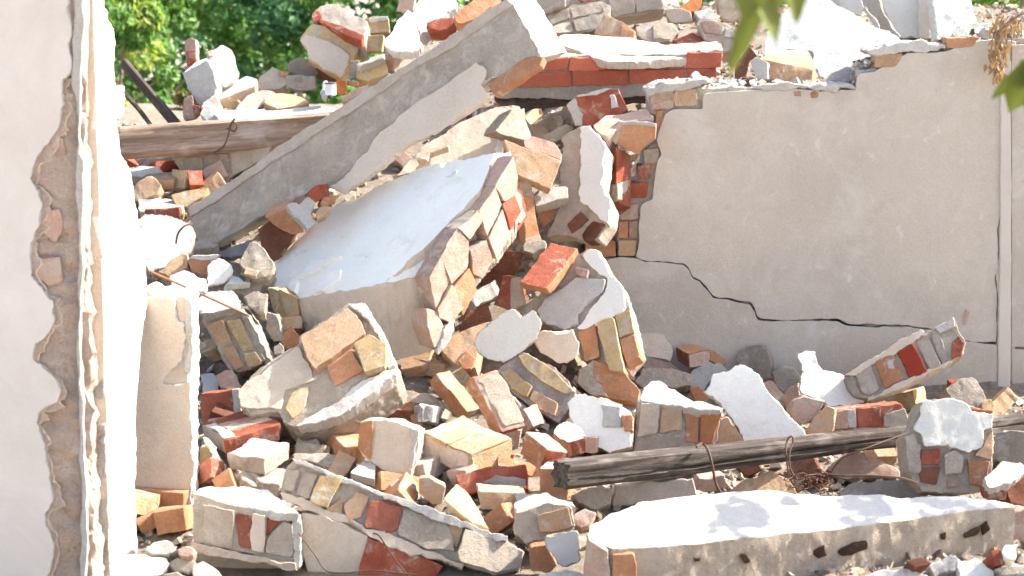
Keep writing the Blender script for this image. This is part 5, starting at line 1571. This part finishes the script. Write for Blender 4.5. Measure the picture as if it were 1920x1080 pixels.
P('broken_brick', 'yellow brick pieces lying just above the beam', BR, 'y', [(670, 122), (690, 112), (720, 108), (728, 138), (690, 152), (668, 146)], n='FU', thick=.12, Y=9.5)
P('mortar_lump', 'mortar ridge between yellow brick pieces and beam', ML, 'v', [(668, 120), (700, 106), (722, 98), (720, 108), (690, 118), (674, 126)], n='FU', thick=.08, Y=9.45)
P('mortar_lump', 'upright grey mortar post below the tan masonry lump', ML, 'q', [(656, 114), (673, 112), (672, 148), (652, 148)], n='F', thick=.06, Y=9.5)
B('broken_brick', 'orange brick end under the crumpled white sheet', BR, ('v', 'o', 'k'), (738, 88), (720, 88), (772, 96), (736, 134), d=(.01, .06, 0), Y=9.55)
P('plaster_plate', 'crumpled white plaster sheet on the crest above the beam', 'plaster plate', 'w', [(720, 74), (738, 56), (748, 34), (764, 18), (778, 22), (784, 60), (792, 86), (770, 98), (740, 96), (722, 88)], n=(-.1, -.6, .8), thick=.05, Y=9.6, dent=0.0100)
P('plaster_plate', 'white dusty plaster sheet at the very top beside the red bricks', 'plaster plate', 'x', [(770, 30), (786, -6), (846, -8), (856, 12), (830, 30), (800, 44), (788, 60)], n=(0, -.6, .8), thick=.05, Y=9.9, dent=0.0100)
P('broken_brick', 'dull red brick lying on the upper edge of the beam', BR, 'r', [(800, 42), (820, 34), (850, 32), (856, 50), (826, 57), (806, 54)], n='FU', thick=.1, Y=9.2)
P('broken_brick', 'long orange brick leaning on top of the beam at the picture edge', BR, 'o', [(850, 30), (880, 6), (900, -10), (940, -10), (922, 12), (896, 32), (866, 44), (856, 42)], n='FU', thick=.1, Y=9.15)
P('mortar_lump', 'pinkish rubble at the top left of the crumpled white sheet', ML, 'k', [(744, 20), (750, -6), (780, -8), (776, 18), (760, 26)], n='F', thick=.1, Y=9.9, dent=0.0100)
P('mortar_lump', 'bluish shaded stone below the red brick on the crest', ML, 'q', [(786, 76), (792, 60), (812, 56), (818, 66), (800, 86)], n='F', thick=.08, Y=9.3)
P('plaster_plate', 'grey square plaster plate standing against the trees', 'plaster plate', 'q', [(538, 134), (544, 114), (562, 108), (584, 112), (592, 118), (590, 142), (560, 142)], n='F', thick=.05, Y=9.8)
P('mortar_lump', 'brick shaped grey rubble under the square plaster plate', ML, 'q', [(534, 142), (560, 140), (590, 142), (592, 166), (560, 170), (536, 166)], n='F', thick=.1, Y=9.7, inl=[('brick', 'q', 'f', [(552, 145), (574, 144), (572, 164), (554, 164)], .012, .05)])
P('mortar_lump', 'beige lumpy stone left of the square plaster plate', ML, 'm', [(480, 164), (486, 148), (512, 125), (538, 138), (536, 158), (520, 168), (490, 170)], n='FU', thick=.1, Y=9.7, dent=0.0100, inl=[('brick_face', 'o', 'f', [(524, 132), (542, 134), (538, 142), (526, 142)], .012, .04)])
P('broken_brick', 'dark brick shadowed under the tan masonry lump', BR, 'd', [(592, 124), (612, 134), (636, 146), (630, 152), (596, 148)], n='F', thick=.1, Y=9.75)
B('broken_brick', 'long tan brick leaning against the white plaster block', BR, ('v', 't', 't'), (408, 188), (476, 160), (400, 176), (412, 208), d=(.02, .06, 0), Y=9.5, outline=[(408, 188), (400, 176), (462, 142), (482, 148), (478, 162)])
P('broken_brick', 'yellow brick under the long tan leaning brick', BR, 'y', [(418, 196), (446, 186), (452, 198), (430, 208)], n='F', thick=.08, Y=9.45)
P('plaster_shard', 'grey plaster sheet between tan bricks on the timber', PS, 'q', [(440, 206), (462, 180), (492, 168), (516, 172), (500, 190), (470, 208)], n='U', thick=.03, Y=9.45)
P('broken_brick', 'flat tan brick pieces lying on the timber in the middle', BR, 't', [(494, 192), (512, 174), (548, 176), (580, 190), (560, 198), (520, 204)], n='U', thick=.06, Y=9.42)
P('plaster_plate', 'sunlit white plaster sheet lying along the hewn timber', 'plaster plate', 'x', [(400, 214), (430, 206), (520, 206), (600, 198), (640, 204), (612, 216), (520, 222), (410, 226)], n=(0, -.25, .97), thick=.04, Y=9.3)
P('mortar_lump', 'pale stone beside the little white tin', ML, 'v', [(600, 172), (606, 152), (614, 150), (612, 180), (604, 184)], n='FU', thick=.06, Y=9.4)
P('mortar_lump', 'pinkish mortar crumbs heaped against the upper side of the beam', ML, 'k', [(640, 186), (660, 170), (690, 156), (690, 166), (660, 184), (646, 192)], n='FU', thick=.06, Y=9.15)
c = B('masonry_chunk', 'white plaster block standing in front of the trees', MC, ('w', 'v', 'v'), (392, 122), (344, 136), (424, 98), (408, 164), d=(.02, .12, .02), Y=9.6, inl=[])
P('plaster_plate', 'white plaster face leaning beside the red brick pillar', 'plaster plate', 'v', [(343, 136), (388, 112), (394, 122), (409, 164), (402, 186), (378, 200), (360, 178)], n=(-.25, -.95, .15), thick=.08, Y=9.5)
P('mortar_lump', 'rough pale wall lump right of the white plaster block', ML, 'v', [(390, 102), (416, 83), (434, 94), (448, 144), (440, 156), (420, 164), (402, 150), (394, 122)], n=(.2, -.9, .4), thick=.14, Y=9.58, dent=0.0075, inl=[('brick', 'k', 'f', [(387, 98), (398, 92), (400, 104), (392, 106)], .012, .04)])
P('brick_pillar', 'slim red brick pillar standing up against the green trees', 'pillar', 'k', [(346, 76), (358, 70), (367, 74), (368, 100), (369, 130), (350, 130), (348, 104)], n='F', thick=.1, Y=9.75, inl=[('brick', 'r', 'f', [(349, 96), (366, 94), (368, 122), (351, 124)], .01, .04)])
P('broken_brick', 'pale wooden block end under the white plaster block', BR, 'k', [(344, 184), (360, 178), (366, 222), (344, 226)], n='F', thick=.1, Y=9.45)
P('broken_brick', 'small red brick bit beside the pale wooden block', BR, 'r', [(362, 196), (374, 198), (374, 214), (366, 220)], n='F', thick=.08, Y=9.44)
P('mortar_lump', 'grey white heap of plaster on the timber end', ML, 'v', [(374, 214), (384, 198), (410, 206), (420, 224), (390, 230)], n='FU', thick=.08, Y=9.3, dent=0.0075)
P('plaster_plate', 'beige board leaning from the white plaster block to the timber', 'plaster plate', 'b', [(376, 200), (402, 176), (424, 214), (414, 222), (392, 212)], n='FU', thick=.04, Y=9.42)


def can():
    p = U(620, 178, 9.38)
    o = tube('tin_can', [p, p + Vector((0, 0, .052))], .026, 'tin', sides=14)
    tube('rim', [p + Vector((0, 0, .05)), p + Vector((0, 0, .057))], .0275, 'dk', parent=o, sides=14)
    tag(o, 'little white tin with a dark rim lying among the rubble on the crest', 'tin')


can()
P('wood_block', 'honey coloured wooden block beside the little white tin', 'wood block', 'oo', [(630, 151), (648, 151), (650, 176), (640, 178), (630, 172)], n='F', thick=.05, Y=9.42)
P('wood_block', 'orange strip of wood right of the honey coloured block', 'wood block', 'o', [(650, 151), (674, 152), (672, 162), (651, 160)], n='F', thick=.05, Y=9.44)

# grey brick layers behind the lintel plate
P('masonry_chunk', 'large slanting layer of grey dusty bricks on the crest', MC, 'q', [(1014, 52), (1016, 32), (1066, 14), (1128, 2), (1146, 14), (1140, 34), (1118, 56), (1082, 62), (1034, 64)], n=(0, -.9, .45), thick=.2, Y=9.75, inl=[
    ('brick', 'q', 'f', [(1018, 32), (1066, 16), (1068, 34), (1024, 50)], .016, .06), ('brick', 'm', 'f', [(1070, 15), (1126, 3), (1134, 20), (1072, 34)], .016, .06),
    ('brick', 'm', 'f', [(1028, 54), (1070, 39), (1074, 60), (1034, 63)], .014, .06), ('brick', 'q', 'f', [(1074, 38), (1132, 23), (1118, 54), (1081, 60)], .014, .06)])
P('masonry_chunk', 'upper row of grey dusty bricks at the top edge of the picture', MC, 'q', [(1040, -14), (1240, -14), (1246, 20), (1204, 28), (1150, 34), (1136, 16), (1066, 12), (1040, 14)], n=(0, -.95, .25), thick=.2, Y=9.95, inl=[
    ('brick', 'm', 'f', [(1140, -10), (1186, -12), (1190, 24), (1150, 32)], .014, .06), ('brick', 'm', 'f', [(1190, -12), (1240, -12), (1244, 17), (1194, 23)], .014, .06), ('brick', 'r', 'f', [(1080, -10), (1130, -12), (1126, 0), (1090, 6)], .014, .06), ('brick', 'q', 'f', [(1010, -12), (1074, -12), (1064, 10), (1016, 20)], .014, .06)])
P('broken_brick', 'cream and orange brick wedge standing behind the white lintel plate', BR, 't', [(1114, 62), (1122, 48), (1135, 27), (1166, 40), (1192, 60), (1190, 74), (1160, 70)], n=(-.1, -.9, .4), thick=.14, Y=9.62, inl=[('brick_face', 'o', 'f', [(1166, 46), (1190, 60), (1188, 74), (1162, 70)], .012, .05)])
P('mortar_lump', 'grey crumbled lump right of the brick wedge', ML, 'q', [(1192, 50), (1210, 42), (1260, 40), (1272, 56), (1258, 78), (1218, 78), (1196, 66)], n='FU', thick=.14, Y=9.7, dent=0.0100, inl=[('mortar_crust', 'm', 'f', [(1224, 46), (1258, 44), (1268, 56), (1256, 74), (1226, 72)], .014, .04)])
P('broken_brick', 'orange brick at the top edge between grey bricks and white rubble', BR, 'oo', [(1270, 14), (1290, 2), (1314, -10), (1316, 8), (1306, 20), (1276, 24)], n='FU', thick=.12, Y=9.8)
P('mortar_lump', 'beige shaded stone below the orange brick at the top edge', ML, 'm', [(1248, 18), (1272, 14), (1296, 22), (1300, 40), (1256, 42)], n='F', thick=.12, Y=9.75)
c = P('masonry_chunk', 'pale block of mortared bricks in the shade of the leafy twig', MC, 'm', [(1306, 44), (1314, 34), (1332, 34), (1384, 56), (1392, 84), (1368, 96), (1354, 94), (1320, 74)], n=(-.1, -.9, .4), thick=.16, Y=9.62, inl=[
    ('brick', 'k', 'f', [(1314, 40), (1334, 38), (1358, 50), (1352, 66), (1320, 60)], .014, .06), ('brick', 'k', 'f', [(1322, 66), (1354, 72), (1354, 90), (1326, 76)], .014, .06), ('brick', 'v', 'f', [(1360, 52), (1382, 60), (1384, 72), (1358, 68)], .014, .06)])
P('mortar_lump', 'white bricky rubble at the top edge left of the leafy twig', ML, 'v', [(1300, 20), (1326, 14), (1350, 30), (1342, 38), (1312, 36)], n='FU', thick=.1, Y=9.75, dent=0.0100)
P('masonry_chunk', 'beige wall block at the top edge behind the leafy twig', MC, 'm', [(1344, -12), (1388, -12), (1392, 34), (1370, 40), (1350, 28)], n='F', thick=.16, Y=9.8, inl=[('brick', 'm', 'f', [(1350, -8), (1384, -8), (1386, 14), (1352, 16)], .014, .05)])
P('broken_brick', 'thin red brick rubble streak above the lintel plate', BR, 'r', [(1262, 74), (1300, 60), (1320, 76), (1350, 92), (1330, 96), (1280, 86)], n='U', thick=.08, Y=9.62)
P('broken_brick', 'red mortar rubble left of the lintel plate by the beam end', BR, 'k', [(1018, 80), (1038, 68), (1048, 84), (1060, 94), (1024, 104)], n='FU', thick=.1, Y=9.5)
P('mortar_lump', 'grey block beside the sunlit end of the beam', ML, 'q', [(1004, -12), (1062, -12), (1060, 12), (1018, 28), (1008, 20)], n='F', thick=.14, Y=9.7)

# on the cracked wall's top
B('broken_brick', 'big tan brick lying on top of the cracked wall', BR, ('t', 't', 'v'), (1426, 110), (1524, 132), (1450, 96), (1424, 150), d=(.0, .12, .0), Y=8.92,
  outline=[(1426, 110), (1524, 131), (1530, 126), (1512, 90), (1450, 96)], inl=[])
P('broken_brick', 'grey white brick end beside the big tan brick on the wall top', BR, 'v', [(1406, 114), (1424, 107), (1440, 118), (1440, 148), (1420, 150)], n='FL', thick=.08, Y=8.90)
P('broken_brick', 'dark red brick and board bits left of the big tan brick', BR, 'd', [(1380, 118), (1406, 88), (1420, 104), (1406, 116), (1400, 140), (1380, 150)], n='F', thick=.08, Y=9.1)
P('mortar_lump', 'white sunlit lump at the foot of the smooth white slab', ML, 'v', [(1544, 150), (1560, 134), (1590, 124), (1606, 130), (1602, 164), (1548, 164)], n='FU', thick=.1, Y=9.0, dent=0.0075)
P('broken_brick', 'narrow rusty brick end against the step of the cracked wall top', BR, 'o', [(1598, 146), (1612, 142), (1612, 166), (1600, 166)], n='F', thick=.08, Y=8.86)
P('stone', 'white loose stone on the edge of the cracked wall', 'stone', 'v', [(1296, 140), (1306, 130), (1318, 144), (1336, 146), (1330, 156), (1304, 154)], n='FU', thick=.06, Y=8.88, dent=0.0075)
P('mortar_lump', 'grey mortar crust on the raised part of the cracked wall', ML, 'q', [(1634, 92), (1660, 80), (1700, 74), (1730, 78), (1720, 88), (1680, 92), (1650, 98)], n='FU', thick=.08, Y=8.98, dent=0.0075)
P('mortar_lump', 'gravelly concrete crust beside the withered climber', ML, 'v', [(1784, 62), (1800, 44), (1856, 38), (1852, 66), (1786, 70)], n='FU', thick=.1, Y=9.0, dent=0.0050)
# far wall remains
fw = P('ruined_wall', 'far white wall remains at the top of the picture right of the smooth slab', 'wall', 'w', [(1650, -20), (1724, -20), (1724, 72), (1686, 72), (1668, 40)], n='F', thick=.2, Y=10.9, inl=[('door_post', 'p', 'f', [(1722, -20), (1744, -20), (1744, 70), (1723, 70)], .06, .2)])
P('plaster_plate', 'large whitewashed wall panel leaning at the very top beside the far wall', 'plaster plate', 'w', [(1746, -20), (1812, -20), (1832, 38), (1800, 60), (1784, 70), (1756, 72)], n=(.1, -.9, .35), thick=.1, Y=10.7)
P('board', 'dark grey board leaning on the far white wall', 'board', 'q', [(1614, -12), (1646, -12), (1660, 30), (1688, 68), (1668, 66), (1640, 34), (1624, 18)], n='FL', thick=.05, Y=10.6)
P('board', 'thin light batten in front of the dark grey leaning board', 'board', 'v', [(1616, 18), (1622, 12), (1640, 34), (1652, 52), (1644, 54)], n='FL', thick=.03, Y=10.2)
P('ruined_wall', 'greyish far wall strip at the top edge behind the smooth white slab', 'wall', 'p', [(1560, -20), (1616, -20), (1616, 30), (1580, 18)], n='F', thick=.2, Y=11.2)
P('plaster_plate', 'white plastic sheet caught beside the plastered wall under the trees', 'plastic sheet', 'w', [(216, 168), (224, 160), (234, 166), (241, 190), (236, 212), (222, 226), (214, 222)], n=(.3, -.9, .4), thick=.02, Y=9.2, dent=.03)

# ================================================================== rods and wires
tube('iron_rod', [U(276, 506, 6.95), U(370, 548, 7.15), U(466, 592, 7.5)], .0045, 'rust', 'thin rusty iron rod sticking up past the stub wall', 'iron rod')


def wire(label, pts, rad=.0035, mat='wire', n=5):
    tube('wire', path([U(*p) for p in pts], n), rad, mat, label, 'wire', sides=5)


wire('rusty wire loop round the middle of the dark timber', [(1306, 838, 6.86), (1318, 832, 6.92), (1328, 846, 6.85), (1336, 876, 6.83), (1342, 906, 6.85), (1352, 924, 6.9)], .005)
wire('thin wire loop standing on the dark timber near the wire tangle', [(1478, 888, 6.9), (1474, 850, 6.9), (1476, 826, 6.93), (1484, 818, 6.93), (1487, 828, 6.93), (1480, 850, 6.9), (1482, 880, 6.88), (1496, 900, 6.88)], .0035)
wire('double wire lying over the pointed tan rock', [(1540, 888, 6.85), (1580, 892, 6.78), (1640, 892, 6.76), (1690, 896, 6.8), (1720, 906, 6.85)], .004)
wire('wire running up from the wire tangle to the tall white chunk', [(1552, 896, 6.85), (1576, 862, 6.8), (1620, 842, 6.78), (1700, 812, 6.9)], .003)
wire('wire hanging over the long brick strip and the dark red brick', [(700, 1000, 6.25), (712, 1006, 6.24), (738, 1046, 6.26), (764, 1078, 6.28), (772, 1092, 6.28)], .0025)
wire('wire lying along the bottom edge on the dark red brick', [(560, 1000, 6.3), (590, 1040, 6.28), (612, 1070, 6.26), (650, 1074, 6.24), (700, 1070, 6.24), (780, 1078, 6.24)], .0025)
wire('wire strand knotted round the brown hewn timber', [(440, 222, 8.96), (432, 236, 8.96), (428, 256, 8.96), (418, 276, 8.96), (402, 286, 9.0)], .005)
wire('wire curl on the front of the brown hewn timber', [(426, 240, 8.95), (440, 246, 8.95), (444, 234, 8.95), (434, 230, 8.96), (430, 248, 8.94)], .004)
wire('bent wire over the sunlit plate at the beam foot', [(330, 456, 8.2), (334, 438, 8.15), (346, 424, 8.15), (360, 420, 8.2)], .004)


def tangle():
    r = random.Random(9)
    bm_pts = []
    root = bpy.data.objects.new('wire_tangle', None)
    link(root)
    root.location = U(1524, 905, 6.85)
    tag(root, 'tangled nest of rusty wire between the dark timber and the front slab', 'wire tangle')
    for k in range(15):
        cx, cy = r.gauss(1524, 14), r.gauss(902, 8)
        pts = []
        a = r.uniform(0, 6.28)
        for j in range(6):
            a += r.uniform(.5, 1.4)
            pts.append(U(cx + math.cos(a) * r.uniform(8, 34), cy + math.sin(a) * r.uniform(4, 16), 6.85 + r.uniform(-.08, .06)))
        tube('wire', path(pts, 4), .0019, 'wire' if k % 3 else 'rust', parent=root, sides=4)


tangle()

# ================================================================== loose half bricks in the gaps
CNAME = dict(r='red', o='orange', t='tan', y='yellow', k='pinkish', d='dark brown', m='beige', q='grey', v='whitish')


def loose():
    r = random.Random(77)
    mats = ['r', 'o', 't', 'y', 'k', 'm', 't', 'd', 'o', 'q', 't', 'v', 'k', 'o']
    pr = []
    marks = []
    bpy.context.view_layer.update()
    for o in list(COL.objects):
        if o.parent is None and o.get('label') and o.type == 'MESH' and o.get('kind') == 'thing':
            bb = [o.matrix_world @ Vector(c) for c in o.bound_box]
            c = sum(bb, Vector()) / 8
            if len(o['label'].split()) <= 9 and c.y < 12:
                marks.append((proj(c), o['label']))
    for k in range(28):
        m = mats[k % len(mats)]
        a, b, c_ = r.uniform(.035, .11), r.uniform(.035, .06), r.uniform(.02, .04)
        q = [Vector((-a * r.uniform(.8, 1), -b * r.uniform(.85, 1), c_)), Vector((a * r.uniform(.8, 1), -b * r.uniform(.9, 1), c_ * r.uniform(.8, 1.2))),
             Vector((a * r.uniform(.8, 1), b * r.uniform(.85, 1), c_)), Vector((-a * r.uniform(.8, 1), b * r.uniform(.8, 1), c_ * r.uniform(.8, 1.2)))]
        o = prism('loose_brick' if m not in 'mqv' else 'loose_stone', q, Vector((0, 0, -2 * c_)), [M[m], M[m]], None, seg=.03, amp=.005, rag=.005, bev=.004, chip=.03)
        pr.append((o, m))
    made = []
    for i in range(2600):
        Y = 5.95 + 5.0 * r.random() ** 1.3
        x = r.uniform(-1.6, 2.0) * Y / 8.0
        o, m = pr[r.randrange(len(pr))]
        rot = (r.gauss(0, .45), r.gauss(0, .45), r.uniform(0, 6.28))
        if x > .5 and Y > 8.45:
            continue
        px, py = proj(Vector((x, Y, H(x, Y))))
        if px < 230 or px > 1900 or py < 40 or py > 1085 or py > 1000 or (px > 1090 and py > 900):
            continue
        c2 = o.copy()
        link(c2)
        c2.location = (x, Y, H(x, Y) - .01)
        c2.rotation_euler = rot
        if any((c2.location - q.location).length < .068 for q, _ in made):
            bpy.data.objects.remove(c2)
            continue
        made.append((c2, m))
    for o, m in pr:
        bpy.data.objects.remove(o)
    bpy.context.view_layer.update()
    dg = bpy.context.evaluated_depsgraph_get()
    used = set()
    for c2, m in made:
        bb = [c2.matrix_world @ Vector(c) for c in c2.bound_box]
        ctr = sum(bb, Vector()) / 8
        seen = 0
        for p in [ctr] + [ctr.lerp(b, .6) for b in bb]:
            d = (p - CAM).normalized()
            hit, loc, nn, idx, ob, mw = S.ray_cast(dg, CAM, d)
            if hit and ob == c2:
                seen += 1
        ok = False
        if seen >= 4:
            px, py = proj(ctr)
            for (mx, my), lab in sorted(marks, key=lambda q: (q[0][0] - px) ** 2 + (q[0][1] - py) ** 2)[:7]:
                dx, dy = px - mx, py - my
                w = ('above' if dy < 0 else 'below') if abs(dy) > abs(dx) else ('left of' if dx < 0 else 'right of')
                noun = 'brick piece' if m not in 'mqv' else 'mortar lump'
                L = 'loose %s %s %s the %s' % (CNAME[m], noun, w, lab)
                if L not in used and len(L.split()) <= 16:
                    used.add(L)
                    tag(c2, L, 'brick' if m not in 'mqv' else 'mortar lump')
                    ok = True
                    break
        if not ok:
            bpy.data.objects.remove(c2)
    print('loose pieces kept', len(used))


loose()
